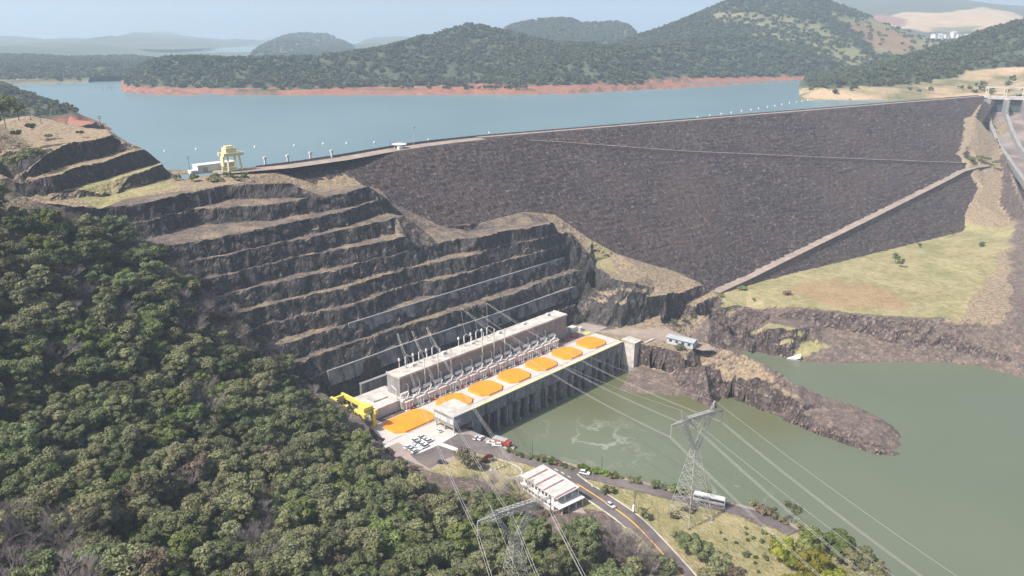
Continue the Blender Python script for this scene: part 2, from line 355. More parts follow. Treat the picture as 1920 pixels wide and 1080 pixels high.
Lp((1043,514,26.6),(1075,513,26.6),(1100,511,27),(1118,500,27.6)); Lp((1053,518,26.2),(1070,517,26.2),(1101,521,26),(1154,525,25.6),(1170,532,25))
Lp((1066,540,18.6),(1111,541,18.6),(1150,545,19),(1168,546,19)); Lp((1066,544,18),(1111,543,18),(1150,557,17.6),(1160,563,17))
Lp((1095,556,13.5),(1144,566,13.2),(1163,573,13.4))
Lp((1040,584,9),(1048,580,12),(1080,569,12.6),(1110,563,12.6),(1144,568,13),(1166,575,13.4),(1205,565,13),(1217,558,15),(1253,551,15),(1284,548,12.5),(1303,539,13),(1320,535,12),(1334,542,8))
Lp((1066,612,0),(1086,600,0),(1103,602,0),(1135,610,0),(1166,614.5,0),(1193,607,0.4),(1241,590,2),(1289,569,4.5),(1320,552,6.2),(1336,546,7))
Lp((1185,530,25),(1180,552,19)); Lp((1250,522,18)); Lp((1215,515,22)); Lp((1280,530,14.5)); Lp((1230,540,17))
# powerhouse floor
Lu((-180,2.5,0),(-120,2.5,0),(-60,2.5,0),(5,2.5,0),(9,-2,0)); Lu((-182,-0.5,-23),(-120,-0.5,-23),(-60,-0.5,-23),(1,-0.5,-23))
Lu((-175,45,0),(-120,46,0),(-60,46,0),(-20,44,0))
# access road and the head of the channel
Lp((1190,621,0),(1240,607,1),(1300,576,3.6),(1345,554,6.4)); Lp((1240,611,0.2),(1264,600,0.6),(1300,589,2),(1330,580,3.2),(1352,567,4.2))
Lp((1250,641,-19),(1272,644,-19),(1300,640,-19),(1318,633,-19))
# spit: top, foot, water line
Lp((1200,645,0),(1237,652,0),(1265,659,0),(1284,666,0),(1321,681,0),(1347,685,0),(1376,694,-0.5),(1402,704,-1),(1428,706,-1),(1452,722,-2.5),(1478,742,-5.5),(1500,756,-8))
Lp((1205,683,-11.5),(1254,696,-12),(1291,705,-12),(1335,718,-12.5),(1368,722,-12.5),(1400,736,-12.5),(1440,744,-12.5),(1472,760,-12))
SPW = [(1195,697),(1217,703),(1254,713),(1310,726),(1330,731),(1365,746),(1384,753),(1430,771),(1480,789),(1547,816),(1597,833),(1647,846),(1673,847),(1693,838),(1690,821),(1673,801),(1647,778),(1613,761),(1580,749),(1540,737)]
Lp(*[(x, y, -18.3) for x, y in SPW])
cpt = P(1500, 752, -18)
L_([(cpt[0]+(P(x, y, -18)[0]-cpt[0])*1.03+0.9, cpt[1]+(P(x, y, -18)[1]-cpt[1])*1.12-2.5, -24) for x, y in SPW[1:-2]])
Lp((1513,727,-6.5),(1545,742,-10),(1580,753,-12),(1613,765,-13.2),(1647,782,-14.3),(1672,804,-15.3)); Lp((1545,760,-11),(1585,772,-12.3),(1625,790,-13.6),(1655,812,-14.8))
Lp((1500,772,-12),(1545,790,-13),(1590,810,-14),(1640,830,-15)); Lp((1515,748,-8.5),(1500,740,-6.5)); Lp(*[(x, y-7, -15.2) for x, y in SPW[8:13]])
Lp((1305,638,0),(1320,642,0),(1400,667,0),(1450,690,-0.7),(1477,707,-2),(1497,722,-4.5),(1520,735,-8))
L_([(P(x, y, z)[0]+4, P(x, y, z)[1]+7.5, -19.5) for x, y, z in [(1300,636,0),(1320,642,0),(1400,667,0),(1450,690,-0.7),(1477,707,-2),(1497,722,-4.5),(1520,733,-8),(1545,741,-10),(1580,752,-12),(1613,764,-13.2)]])
# right bank and plateau
SHR = [(1326,633),(1380,643),(1420,660),(1453,667),(1480,673),(1513,681),(1557,685),(1613,682),(1680,680),(1780,682),(1847,691),(1920,711),(2060,770),(2250,850)]
Lp(*[(x, y, -18.3) for x, y in SHR]); L_([(P(x, y, -18)[0]-1.5, P(x, y, -18)[1]-6, -24) for x, y in SHR])
Lp((1335,612,-11),(1400,634,-12),(1440,648,-12.5),(1475,652,-12),(1500,648,-12),(1515,640,-11))
Lp((1330,590,2.6),(1362,592,1.6),(1400,606,0),(1440,616,-1.5),(1480,620,-3),(1520,612,-3.5))
Lp((1385,572,3),(1440,573,3),(1500,578,3),(1560,585,3),(1640,593,3),(1720,597,3),(1800,598,3),(1860,594,4),(1925,585,6),(2100,560,9),(2300,550,12))
Lp((1400,578,0),(1450,592,-2),(1540,612,-6.5),(1620,626,-7.5),(1700,636,-8),(1800,640,-7),(1925,645,-6),(2100,640,-4),(2300,650,0))
Lp((1540,650,-12),(1620,655,-13),(1700,655,-13),(1800,658,-12.5),(1920,680,-13))
Lp((1355,556,4.8),(1400,545,3.6),(1460,525,3.1),(1600,490,3),(1800,441,3),(1830,437,4),(1870,440,6)); Lp((1500,545,3),(1600,550,3),(1700,545,3)); Lp((1600,515,3),(1750,500,3),(1850,520,4)); Lp((1920,500,8),(2050,520,12))
TOE = [(1345,545,3.4),(1400,531,2.8),(1460,513,2.6),(1600,478,2.6),(1800,427,2.6)]
L_([(P(x, y, z)[0]-N[0]*6, P(x, y, z)[1]-N[1]*6, z-2) for x, y, z in TOE]); 
L_([(P(x, y, z)[0]-N[0]*120, P(x, y, z)[1]-N[1]*120, z-2) for x, y, z in TOE[2:]])
# rocky strip between dam and spillway
CH = [(612,1055,88),(601,1005,72),(572,935,54),(516,811,38),(495,760,28),(470,700,16),(440,640,8)]
L_([(x-4, y, z+3) for x, y, z in CH])
Lp(dhit(1842,196,.8),dhit(1829,218,1.2),dhit(1828,240,1.2),dhit(1831,260,1.2),dhit(1816,272,1),dhit(1808,290,1),(1812,306,43.5),(1845,312,41),dhit(1849,330,1),dhit(1843,352,1),dhit(1829,378,1),dhit(1815,405,1))
Lp((1885,350,26),(1872,385,15),(1895,415,11))
_sd = (-0.35, -0.937); _sq = (0.937, -0.35); _so = P(1850, 180, 101)
_pf = [(-12,70),(10,70),(60,52),(130,40),(268,24),(335,14),(420,-2)]
for off, dz in ((1, 0), (60, 0), (128, 0), (134, 22), (180, 30)): L_([(_so[0]+_sd[0]*t+_sq[0]*off, _so[1]+_sd[1]*t+_sq[1]*off, z+dz) for t, z in _pf])
L_([(640,1100,100),(700,1120,102),(800,1060,104),(900,1010,120)])
# the flats at the crest, the upper left cut and the wooded hill
Lu((-206,166,100),(-180,165,100),(-160,160,100)); Lu((-178,198,100),(-150,197,100.3),(-118,190,100.5),(-75,186,100.8)); Lu((-178,213,86),(-150,210,86),(-118,202,86),(-75,198,86))
Lp((70,392,98),(110,398,97.5),(160,407,95)); Lp((99,379,99.6),(144,374,99.4),(217,365,99.6),(310,337,100))
E1 = [(99,378,100.4),(154,357,103.5),(200,342,105),(250,327,106.5),(289,314,107.5),(306,307,108)]
E2 = [(41,343,109.3),(84,332,111.2),(108,328,111.7),(135,316,113.4),(193,304,114),(241,287,116.2),(272,280,116.6)]
E3 = [(38,326,112.5),(58,312,115.3),(101,280,122),(135,268,123.8),(183,261,124.4),(210,253,125.2)]
def behind(l, d, dz, nx=-0.30, ny=0.95): return [(P(*p)[0]+nx*d, P(*p)[1]+ny*d, p[2]+dz) for p in l]
Lp(*E1); Lp(*E2); Lp(*E3)
L_(behind(E1, 3.8, 0.2, B[0], B[1])); L_([(p[0], p[1], z) for p, z in zip(behind(E2, -2.2, 0, B[0], B[1]), (102.5,103,103.6,104.3,105.4,107,107.8))])
L_([(p[0], p[1], z) for p, z in zip(behind(E3, -2.0, 0, B[0], B[1]), (109.4,110.2,111.9,113.6,114.3,115.6))])
Lp((225,263,121.5),(250,272,118)); Lp((287,297,110),(312,318,103))
Lp((0,285,121),(60,275,121.3),(120,255,123.5),(200,242,126.3)); Lp((0,235,128),(60,215,131),(100,225,128),(160,238,126)); Lp((-60,300,120),(-80,330,114)); Lp((0,330,110),(10,350,104)); Lp((20,372,99),(50,385,98))
L_([(-300,560,104),(-260,520,100),(-228,500,100),(-214,492,84)]); L_([(-400,700,78),(-320,620,80),(-262,560,84),(-225,520,80)]); L_([(-212,472,104),(-196,484,88)])
def zf(u, v):
    pr = float(np.interp(v, [-300,-110,-60,-20,10,40,80,120,150,200,260], [1,2,4,5,12,25,50,80,99,112,126]))
    z = pr+0.33*max(0, -203-u)-0.05*max(0, u+203)
    if v > 30 and u > -203: z = pr
    return z
pts = []
for u in range(-460, -205, 18):
    for v in range(-300, 400, 18):
        if u > -285 and v > 138: continue
        if v > 260 or (u > -262 and v > 88): continue
        x, y = UV(u, v)
        pts.append((x, y, zf(u, v)+7*float(fbm(np.array(u*0.02), np.array(v*0.02), 3))))
for p in pts: LINES.append([p])
Lu((-204,-2,3),(-200,20,10),(-203,45,22),(-206,52,27)); Lu((-182,-10,0.3),(-176,5,0.3),(-175,20,0.3),(-174,45,0.5)); Lu((-186,-8,3.5),(-182,8,8),(-181,22,10),(-182,45,14),(-184,50,16))
# lawn, roads and the river bank in front
Lp((760,870,0),(830,885,0.4),(950,905,0.3),(1020,955,0.3),(1100,960,0.2),(1180,985,0.2),(1260,1060,0.2),(1310,1100,0)); Lp((800,905,2),(930,925,2),(1000,985,3),(1100,1010,3),(1190,1040,3))
BK = [(880,806),(908,826),(938,838),(962,852),(1000,872),(1060,888),(1125,902),(1190,912),(1250,924),(1320,936),(1395,952),(1450,968),(1495,985),(1560,1020),(1640,1070),(1720,1130)]
Lp(*[(x, y, 0.2) for x, y in BK]); L_([(P(x, y, 0)[0]+8, P(x, y, 0)[1]+6.5, -14) for x, y in BK[3:]]); L_([(P(x, y, 0)[0]+12, P(x, y, 0)[1]+10, -19.5) for x, y in BK[3:]]); L_([(P(x, y, 0)[0]+25, P(x, y, 0)[1]+20, -25) for x, y in BK[3:]])
L_([(P(x, y, 0)[0]+2.0, P(x, y, 0)[1]+2.2, -19.5) for x, y in BK[:3]])
Lp((1200,985,0),(1300,980,0),(1400,990,0)); Lp((1300,1040,0),(1400,1060,0)); 
L_([(60,150,0),(150,180,0),(60,60,5)]); L_([(185,215,-25),(120,120,-10),(200,60,-5)])
# outer river bed
L_([(x, y, -26) for x, y in [(110,385),(150,340),(220,320),(260,400),(330,420),(300,300),(420,350),(420,200),(300,180),(40,395),(0,395),(70,340)]])
L_([(-460,60,90),(-460,300,150),(-460,600,105),(-420,800,70),(-200,640,60),(0,760,50),(300,900,50),(560,1120,70)]); L_([(900,1150,120),(900,700,60),(760,500,30),(500,300,5),(420,120,-10),(200,20,0),(-200,20,40)])

def tin(lines):
    vs, es, zs = [], [], []
    for l in lines:
        b = len(vs); vs += [Vector((p[0], p[1])) for p in l]; zs += [p[2] for p in l]; es += [(b+i, b+i+1) for i in range(len(l)-1)]
    ov, oe, of, orv, _, _ = delaunay_2d_cdt(vs, es, [], 0, 0.01)
    src = np.array([[v.x, v.y] for v in vs]); zs = np.array(zs); Z = []
    for v, o in zip(ov, orv):
        if o: Z.append(zs[o].max())
        else:
            d = np.hypot(src[:, 0]-v.x, src[:, 1]-v.y); k = np.argsort(d)[:3]; w = 1/(d[k]+0.01); Z.append((zs[k]*w).sum()/w.sum())
    return np.array([[v.x, v.y] for v in ov]), np.array(Z), [tuple(f) for f in of]
def raster(T, xf, x0, y0, dx, dy, nx, ny, fill=0.0):
    V, Z, Fs = T; q = xf(V); G = np.full((ny, nx), np.nan)
    for f in Fs:
        a, b, c = q[f[0]], q[f[1]], q[f[2]]
        mx = min(a[0], b[0], c[0]); Mx = max(a[0], b[0], c[0]); my = min(a[1], b[1], c[1]); My = max(a[1], b[1], c[1])
        i0 = max(0, int(math.ceil((mx-x0)/dx))); i1 = min(nx-1, int((Mx-x0)/dx)); j0 = max(0, int(math.ceil((my-y0)/dy))); j1 = min(ny-1, int((My-y0)/dy))
        if i1 < i0 or j1 < j0: continue
        X, Y = np.meshgrid(x0+np.arange(i0, i1+1)*dx, y0+np.arange(j0, j1+1)*dy)
        det = (b[1]-c[1])*(a[0]-c[0])+(c[0]-b[0])*(a[1]-c[1])
        if abs(det) < 1e-9: continue
        w0 = ((b[1]-c[1])*(X-c[0])+(c[0]-b[0])*(Y-c[1]))/det; w1 = ((c[1]-a[1])*(X-c[0])+(a[0]-c[0])*(Y-c[1]))/det; w2 = 1-w0-w1
        k = (w0 > -1e-6) & (w1 > -1e-6) & (w2 > -1e-6); z = w0*Z[f[0]]+w1*Z[f[1]]+w2*Z[f[2]]
        s = G[j0:j1+1, i0:i1+1]; s[k] = z[k]
    G[np.isnan(G)] = fill; return G
T1 = tin(LINES)
def xf_uv(V): x = V[:, 0]-O[0]; y = V[:, 1]-O[1]; return np.stack([x*A[0]+y*A[1], x*B[0]+y*B[1]], 1)
xf_id = lambda V: V
MX0, MY0, MD, MNX, MNY = -440.0, 30.0, 2.0, 660, 560
MASTER = raster(T1, xf_id, MX0, MY0, MD, MD, MNX, MNY, -25)
def zat(x, y):
    fx = np.clip((np.asarray(x)-MX0)/MD, 0, MNX-1.001); fy = np.clip((np.asarray(y)-MY0)/MD, 0, MNY-1.001)
    i = fx.astype(int); j = fy.astype(int); a = fx-i; b = fy-j; G = MASTER
    return (G[j, i]*(1-a)+G[j, i+1]*a)*(1-b)+(G[j+1, i]*(1-a)+G[j+1, i+1]*a)*b
def inpoly(x, y, poly):
    r = np.zeros(np.shape(x), bool); n = len(poly)
    for i in range(n):
        x0, y0 = poly[i][:2]; x1, y1 = poly[(i+1) % n][:2]
        c = ((y0 > y) != (y1 > y)) & (x < (x1-x0)*(y-y0)/(y1-y0+1e-12)+x0); r ^= c
    return r
PP = lambda z, l: [P(x, y, z) for x, y in l]
LAWN = [PP(0.2, [(790,880),(870,835),(1000,868),(1120,905),(1250,930),(1500,1000),(1700,1130),(1250,1100),(1150,960),(1000,940),(930,915),(850,900)]),
        PP(3, [(1340,560),(1400,520),(1600,470),(1800,425),(1900,440),(1870,500),(1840,545),(1800,598),(1640,592),(1500,577),(1400,572),(1350,578)]),
        PP(1, [(1350,585),(1400,590),(1500,605),(1560,612),(1500,625),(1430,605)]),
        PP(27, [(1083,455),(1112,450),(1160,510),(1115,500)]),
        PP(99, [(90,370),(200,385),(340,355),(300,335),(200,360),(140,372)])]
DRY = [PP(0, [(1200,645),(1320,641),(1400,667),(1450,690),(1500,722),(1485,740),(1430,708),(1376,696),(1284,668)]), [UV(-215,152), UV(-215,230), UV(-60,230), UV(-60,140), UV(-150,128)], PP(57, [(735,470),(760,440),(785,425),(985,385),(1050,395),(1070,450),(1000,435),(900,450),(780,470)]),
       PP(18, [(1040,525),(1060,500),(1115,495),(1120,470),(1200,485),(1345,525),(1340,548),(1166,600),(1155,560)]),
       PP(0, [(1166,615),(1340,545),(1345,580),(1240,612),(1500,720),(1420,705),(1200,650),(1150,640),(1080,640)]),
       PP(90, [(540,345),(700,340),(730,380),(560,375)]), PP(60, [(1800,180),(1920,180),(1920,440),(1800,440),(1780,300)]),
       [(-500,300), (-215,330), (-200,500), (-500,560)], PP(-8, [(1480,745),(1545,780),(1500,790),(1440,745)])]
def zones(X, Y, Z):
    c = np.zeros((X.size, 3), np.float32); x = X.ravel(); y = Y.ravel()
    j = fbm(x*0.06, y*0.06, 3)*9; k = fbm(x*0.05+50, y*0.05, 3)*9
    for p in LAWN: c[inpoly(x+j, y+k, p), 0] = 1
    for p in DRY: c[inpoly(x+j, y+k, p), 1] = 1
    b = (lipv_u(x, y)); c[b, 1] = np.clip(.22+fbm(x[b]*.12, y[b]*.12, 4)*2.6, 0, .75)
    rp = PP(3, [(1470,545),(1560,520),(1680,545),(1700,580),(1580,580)]); m = inpoly(x+j*2, y+k*2, rp); c[m, 2] = 0.35
    return c
def lipv_u(x, y):
    u = (x-O[0])*A[0]+(y-O[1])*A[1]; v = (x-O[0])*B[0]+(y-O[1])*B[1]
    return (u > -215) & (u < 40) & (v > 40) & (v < 150)
def patch(name, xf, inv, x0, y0, dx, dy, nx, ny, mat, rough=0.5, cut=None, label=None):
    G = raster(T1, xf, x0, y0, dx, dy, nx, ny, -25)
    X, Y = np.meshgrid(x0+np.arange(nx)*dx, y0+np.arange(ny)*dy); wx, wy = inv(X, Y)
    gy, gx = np.gradient(G, dy, dx); st = np.clip((np.hypot(gx, gy)-0.25)/1.2, 0, 1)
    G2 = G+rough*(fbm(wx*0.35, wy*0.35, 4)*2.2*(0.25+st)+fbm(wx*0.06, wy*0.06, 3)*1.2*(0.3+st))*np.where(np.abs(G) < 0.5, 0.06, 1)
    # craggy faces: push steep points sideways with 3D-like noise
    k = st*rough; ox = (fbm(wx*0.22+G*0.11, wy*0.22-G*0.07+31, 4))*5.0*k; oy = (fbm(wx*0.22+71-G*0.09, wy*0.22+G*0.1, 4))*5.0*k
    wx2 = wx+ox; wy2 = wy+oy
    V = np.stack([wx2.ravel(), wy2.ravel(), G2.ravel()], 1)
    idx = np.arange(nx*ny).reshape(ny, nx); q = np.stack([idx[:-1, :-1], idx[:-1, 1:], idx[1:, 1:], idx[1:, :-1]], -1).reshape(-1, 4)
    if cut is not None:
        cx = wx[:-1, :-1].ravel(); cy = wy[:-1, :-1].ravel(); keep = ~cut(cx, cy, G[:-1, :-1].ravel()); q = q[keep]
    o = mesh_np(name, V, q, mat, attrs={'zone': zones(wx, wy, G)}); return tag(o, label=label, kind='structure')
inv_uv = lambda X, Y: (O[0]+X*A[0]+Y*B[0], O[1]+X*A[1]+Y*B[1]); inv_id = lambda X, Y: (X, Y)
def dam_edge(e):                    # outline of the dam on the ground, its foot moved e metres downstream
    ft = [UV(-178, 178), UV(-122, 177)]+[P(*p) for p in DB]+[P(*p) for p in TOE]+[P(1812, 425, 3), damhit(1822, 400)[:2], damhit(1843, 355)[:2], damhit(1849, 330)[:2], damhit(1845, 312)[:2], damhit(1808, 300)[:2], damhit(1812, 275)[:2], damhit(1832, 262)[:2], damhit(1829, 240)[:2], damhit(1829, 218)[:2], damhit(1843, 196)[:2], P(1853, 180, 101)]
    ft = [(x+N[0]*e, y+N[1]*e) for x, y in ft]
    return ft+[(R[0]-N[0]*80, R[1]-N[1]*80), (K[0]-N[0]*80, K[1]-N[1]*80), UV(-178, 260)]
DP_IN, DP_OUT = dam_edge(-6), dam_edge(9)
def under_dam(x, y, z, m=3.0): return (damz(x, y) > z+m) & inpoly(x, y, DP_IN) & (z < 100.2)
def uvr(x, y): return (x-O[0])*A[0]+(y-O[1])*A[1], (x-O[0])*B[0]+(y-O[1])*B[1]
TU0, TU1, TV0, TV1 = -262, 112, 6, 236
def inT(x, y, e=2): u, v = uvr(x, y); return (u > TU0+e) & (u < TU1-e) & (v > TV0+e) & (v < TV1-e)
RX0, RX1, RY0, RY1 = -100, 380, 190, 640
def inR(x, y, e=3): return (x > RX0+e) & (x < RX1-e) & (y > RY0+e) & (y < RY1-e)
patch('rock_terraces', xf_uv, inv_uv, TU0, TV0, 0.9, 0.45, int((TU1-TU0)/0.9)+1, int((TV1-TV0)/0.45)+1, M['terrace'], 0.8, lambda x, y, z: under_dam(x, y, z))
patch('river_bank_ground', xf_id, inv_id, RX0, RY0, 1.25, 1.25, int((RX1-RX0)/1.25)+1, int((RY1-RY0)/1.25)+1, M['bank'], 0.95, lambda x, y, z: inT(x, y) | under_dam(x, y, z) | (z < -22))
patch('hillside_ground', xf_id, inv_id, -436, 34, 4, 4, 325, 276, M['bank'], 0.4, lambda x, y, z: inT(x, y, 6) | inR(x, y, 6) | under_dam(x, y, z, 5) | (z < -22))

# ---------------------------------------------------------------- dam
def build_dam():
    root = empty('rockfill_dam', (K[0], K[1], 0))
    tag(root, 'long dark rockfill dam whose boulder slope spans the valley below the lake', 'dam')
    s = np.arange(-175, dl+6, 1.6); t = np.arange(-26, 190, 1.5); S_, T_ = np.meshgrid(s, t)
    X = K[0]+S_*D[0]+T_*N[0]; Y = K[1]+S_*D[1]+T_*N[1]
    a = -((X-K[0])*N[0]+(Y-K[1])*N[1]); b = -((X-LP[0])*NL[0]+(Y-LP[1])*NL[1])
    up = np.maximum(a, b)                                   # >0 upstream of the crest edge
    Z = np.where(up > 0, CREST-np.maximum(0, np.where((a > 0) & (b < 8) & (a > b), a, up)-9)/1.4, CREST+up/SL)
    Z = np.minimum(Z, CREST)
    face = np.clip(-up/3, 0, 1)
    r1 = fbm(X*0.42, Y*0.42, 3); r2 = vn(X*0.75+5, Y*0.75)
    rows = np.abs(((-up*0.21+fbm(X*0.05, Y*0.05, 3)*2.2) % 1.0)-0.5)*2
    Z = Z+face*(r1*2.6+(r2-0.5)*1.0+(rows-0.5)*1.0)
    V = np.stack([(X+face*fbm(X*0.3+9, Y*0.3, 3)*1.5).ravel(), Y.ravel(), Z.ravel()], 1)
    ny, nx = X.shape; idx = np.arange(nx*ny).reshape(ny, nx)
    q = np.stack([idx[:-1, :-1], idx[1:, :-1], idx[1:, 1:], idx[:-1, 1:]], -1).reshape(-1, 4)
    cx = X[:-1, :-1].ravel(); cy = Y[:-1, :-1].ravel(); cz = Z[:-1, :-1].ravel(); tz = zat(cx, cy)
    keep = inpoly(cx, cy, DP_OUT)
    q = q[keep]; V = V-np.array([K[0], K[1], 0])
    mesh_np('boulder_slope', V, q, M['riprap'], root); return root
DAM = build_dam()
def strip3(mb, pts, wl, wr, dz=0.35, m=0, flat=None):
    """a flat strip of given widths left/right of a 3D centre line"""
    vs = []
    for i, p in enumerate(pts):
        a = Vector(pts[max(0, i-1)]); b = Vector(pts[min(len(pts)-1, i+1)]); d = (b-a); d.z = 0; d.normalize(); n = Vector((-d.y, d.x, 0))
        vs += [Vector(p)+n*wl+Vector((0, 0, dz)), Vector(p)-n*wr+Vector((0, 0, dz))]
    mb.add(vs, [(2*i, 2*i+1, 2*i+3, 2*i+2) for i in range(len(pts)-1)], m); return mb
def resample(pts, step):
    o = []
    for a, b in zip(pts[:-1], pts[1:]):
        n = max(1, int((Vector(b)-Vector(a)).length/step)); o += [tuple(Vector(a).lerp(Vector(b), i/n)) for i in range(n)]
    return o+[tuple(pts[-1])]
def bench(name, px, w, mat, drop=3.0, wob=0.0):
    """a track cut on the dam slope: level strip with a bank below it"""
    c = resample([damhit(*p) for p in px], 6); mb = MB(); vs = []
    for i, p in enumerate(c):
        a = Vector(c[max(0, i-1)]); b = Vector(c[min(len(c)-1, i+1)]); d = (b-a); d.z = 0; d.normalize(); n = Vector((-d.y, d.x, 0))
        if n.x*N[0]+n.y*N[1] < 0: n = -n
        p = Vector(p); g = 1.5+wob*random.uniform(-1, 1); z = p.z+1.1
        vs += [(p.x-n.x*w*.5, p.y-n.y*w*.5, z), (p.x+n.x*w*.5, p.y+n.y*w*.5, z), (p.x+n.x*(w*.5+3.4), p.y+n.y*(w*.5+3.4), z-w/SL-drop-1.5), (p.x-n.x*(w*.5+0.4), p.y-n.y*(w*.5+.4), z-3)]
    mb.add(vs, [(4*i, 4*i+1, 4*i+5, 4*i+4) for i in range(len(c)-1)], 0); mb.add(vs, [(4*i+1, 4*i+2, 4*i+6, 4*i+5) for i in range(len(c)-1)], 1)
    mb.add(vs, [(4*i+3, 4*i, 4*i+4, 4*i+7) for i in range(len(c)-1)], 0)
    o = mb.build(name, [mat, M['riprap']]); return o, c
o, _ = bench('service_track', [(905,265),(960,263),(1050,268),(1280,285),(1550,297),(1700,303),(1812,307)], 3.6, M['track']); tag(o, kind='structure')
o, ACC = bench('access_road', [(1338,549),(1400,521),(1460,491),(1540,452),(1620,413),(1700,373),(1770,338),(1800,322),(1825,315),(1850,312)], 10, M['track']); tag(o, kind='structure')

# ---------------------------------------------------------------- water
def sheet(name, poly, z, mat, step, zonef=None):
    xs = [p[0] for p in poly]; ys = [p[1] for p in poly]
    X, Y = np.meshgrid(np.arange(min(xs), max(xs)+step, step), np.arange(min(ys), max(ys)+step, step)); ny, nx = X.shape
    idx = np.arange(nx*ny).reshape(ny, nx); q = np.stack([idx[:-1, :-1], idx[:-1, 1:], idx[1:, 1:], idx[1:, :-1]], -1).reshape(-1, 4)
    c = inpoly(X[:-1, :-1].ravel()+step/2, Y[:-1, :-1].ravel()+step/2, poly)
    zc = zonef(X, Y) if zonef else np.zeros((X.size, 3), np.float32)
    return tag(mesh_np(name, np.stack([X.ravel(), Y.ravel(), np.full(X.size, z)], 1), q[c], mat, attrs={'zone': zc}), kind='structure')
def rivz(X, Y):
    x = X.ravel(); y = Y.ravel(); c = np.zeros((x.size, 3), np.float32)
    for px, py, r, g in [(1120,828,20,0.75),(1175,848,12,0.4),(1050,800,16,0.25),(1370,925,14,0.6),(1050,845,10,0.4)]:
        a = P(px, py, -18); c[:, 0] = np.maximum(c[:, 0], g*np.exp(-(((x-a[0])**2+(y-a[1])**2)/r**2)))
    for px, py, r, g in [(1200,720,30,1.0),(1300,745,30,0.9),(1120,760,26,0.7),(1420,785,26,0.6)]:
        a = P(px, py, -18); c[:, 1] = np.maximum(c[:, 1], g*np.exp(-(((x-a[0])**2+(y-a[1])**2)/r**2)))
    return c
sheet('river_water', [(-40,30),(900,30),(900,620),(40,620),(-60,420),(-60,330)], -18.0, M['river'], 5, rivz)
WZ = 90.0
c0 = (K[0]-N[0]*14, K[1]-N[1]*14); c1 = (R[0]-N[0]*14+D[0]*10, R[1]-N[1]*14+D[1]*10)
sheet('reservoir_water', [(-225,478),UV(-150,202),UV(-60,196),c0,c1,(1300,1060),(3500,2500),(3500,9000),(-6000,9000),(-6000,1000),(-700,700),(-300,560)], WZ, M['reservoir'], 14 if False else 30)

# ---------------------------------------------------------------- leaves, crowns, trees
def crown_geo(R_, Hh, nl, ns, seed, leaf=0.55, flat=0.7, base=0.0, lr0=0.22):
    """leaf clumps: small quads spread over many lobes inside a crown of radius R_, height Hh"""
    g = np.random.default_rng(seed); V = []; n = 0
    th = g.random(nl)*2*np.pi; rr = np.sqrt(g.random(nl))*R_*0.72; zz = g.random(nl)
    cz = base+Hh*(0.25+0.6*zz*(1-0.5*(rr/R_)**2)); lr = R_*(lr0+0.2*g.random(nl))
    lob = np.stack([rr*np.cos(th), rr*np.sin(th), cz], 1)
    k = g.integers(0, nl, ns); d = g.normal(size=(ns, 3)); d /= np.linalg.norm(d, axis=1)[:, None]; d[:, 2] = np.where(d[:, 2] < -0.3, -d[:, 2], d[:, 2])
    c = lob[k]+d*np.array([1, 1, flat])*(lr[k]*(0.75+0.35*g.random(ns)))[:, None]
    nrm = d+g.normal(size=(ns, 3))*0.55; nrm[:, 2] += 0.35; nrm /= np.linalg.norm(nrm, axis=1)[:, None]
    a = np.cross(nrm, g.normal(size=(ns, 3))); a /= np.linalg.norm(a, axis=1)[:, None]; b = np.cross(nrm, a)
    sz = (leaf*(0.55+0.9*g.random(ns)))[:, None]
    V = np.stack([c-a*sz-b*sz*0.6, c+a*sz-b*sz*0.6, c+a*sz*0.7+b*sz*0.7, c-a*sz*0.7+b*sz*0.7], 1).reshape(-1, 3)
    return V, np.arange(4*ns).reshape(-1, 4), lob
def limb_geo(mb, lob, hz, r0, seed, twigs=0):
    g = random.Random(seed); tip = (0.3, 0.2, hz*0.75)
    mb.bar((0, 0, -1.5), (0.15, -0.1, hz*0.42), r0, 7, r0*0.72); mb.bar((0.15, -0.1, hz*0.42), tip, r0*0.7, 6, r0*0.3)
    for i, l in enumerate(lob[:9]):
        s = (0.15, -0.1, hz*(0.32+0.05*i)); mb.bar(s, tuple(l), r0*0.34, 5, r0*0.1)
    return mb
def bare_geo(R_, Hh, seed):
    g = random.Random(seed); mb = MB(); mb.bar((0, 0, -1), (0, 0, Hh*0.35), 0.3, 6, 0.22)
    def br(p, d, ln, r, k):
        q = p+d*ln; mb.bar(p, q, r, 3, r*0.6)
        if k == 0: return
        for _ in range(4 if k > 1 else 5):
            nd_ = (d+Vector((g.uniform(-1, 1), g.uniform(-1, 1), g.uniform(-.35, .75)))*0.75).normalized(); br(p.lerp(q, g.uniform(0.45, 1)), nd_, ln*g.uniform(.55, .8), r*0.55, k-1)
    for i in range(6):
        a = i*1.05+g.uniform(-.3, .3); br(Vector((0, 0, Hh*g.uniform(.2, .36))), Vector((math.cos(a)*.8, math.sin(a)*.8, 0.75)).normalized(), Hh*0.36, 0.14, 4)
    return mb
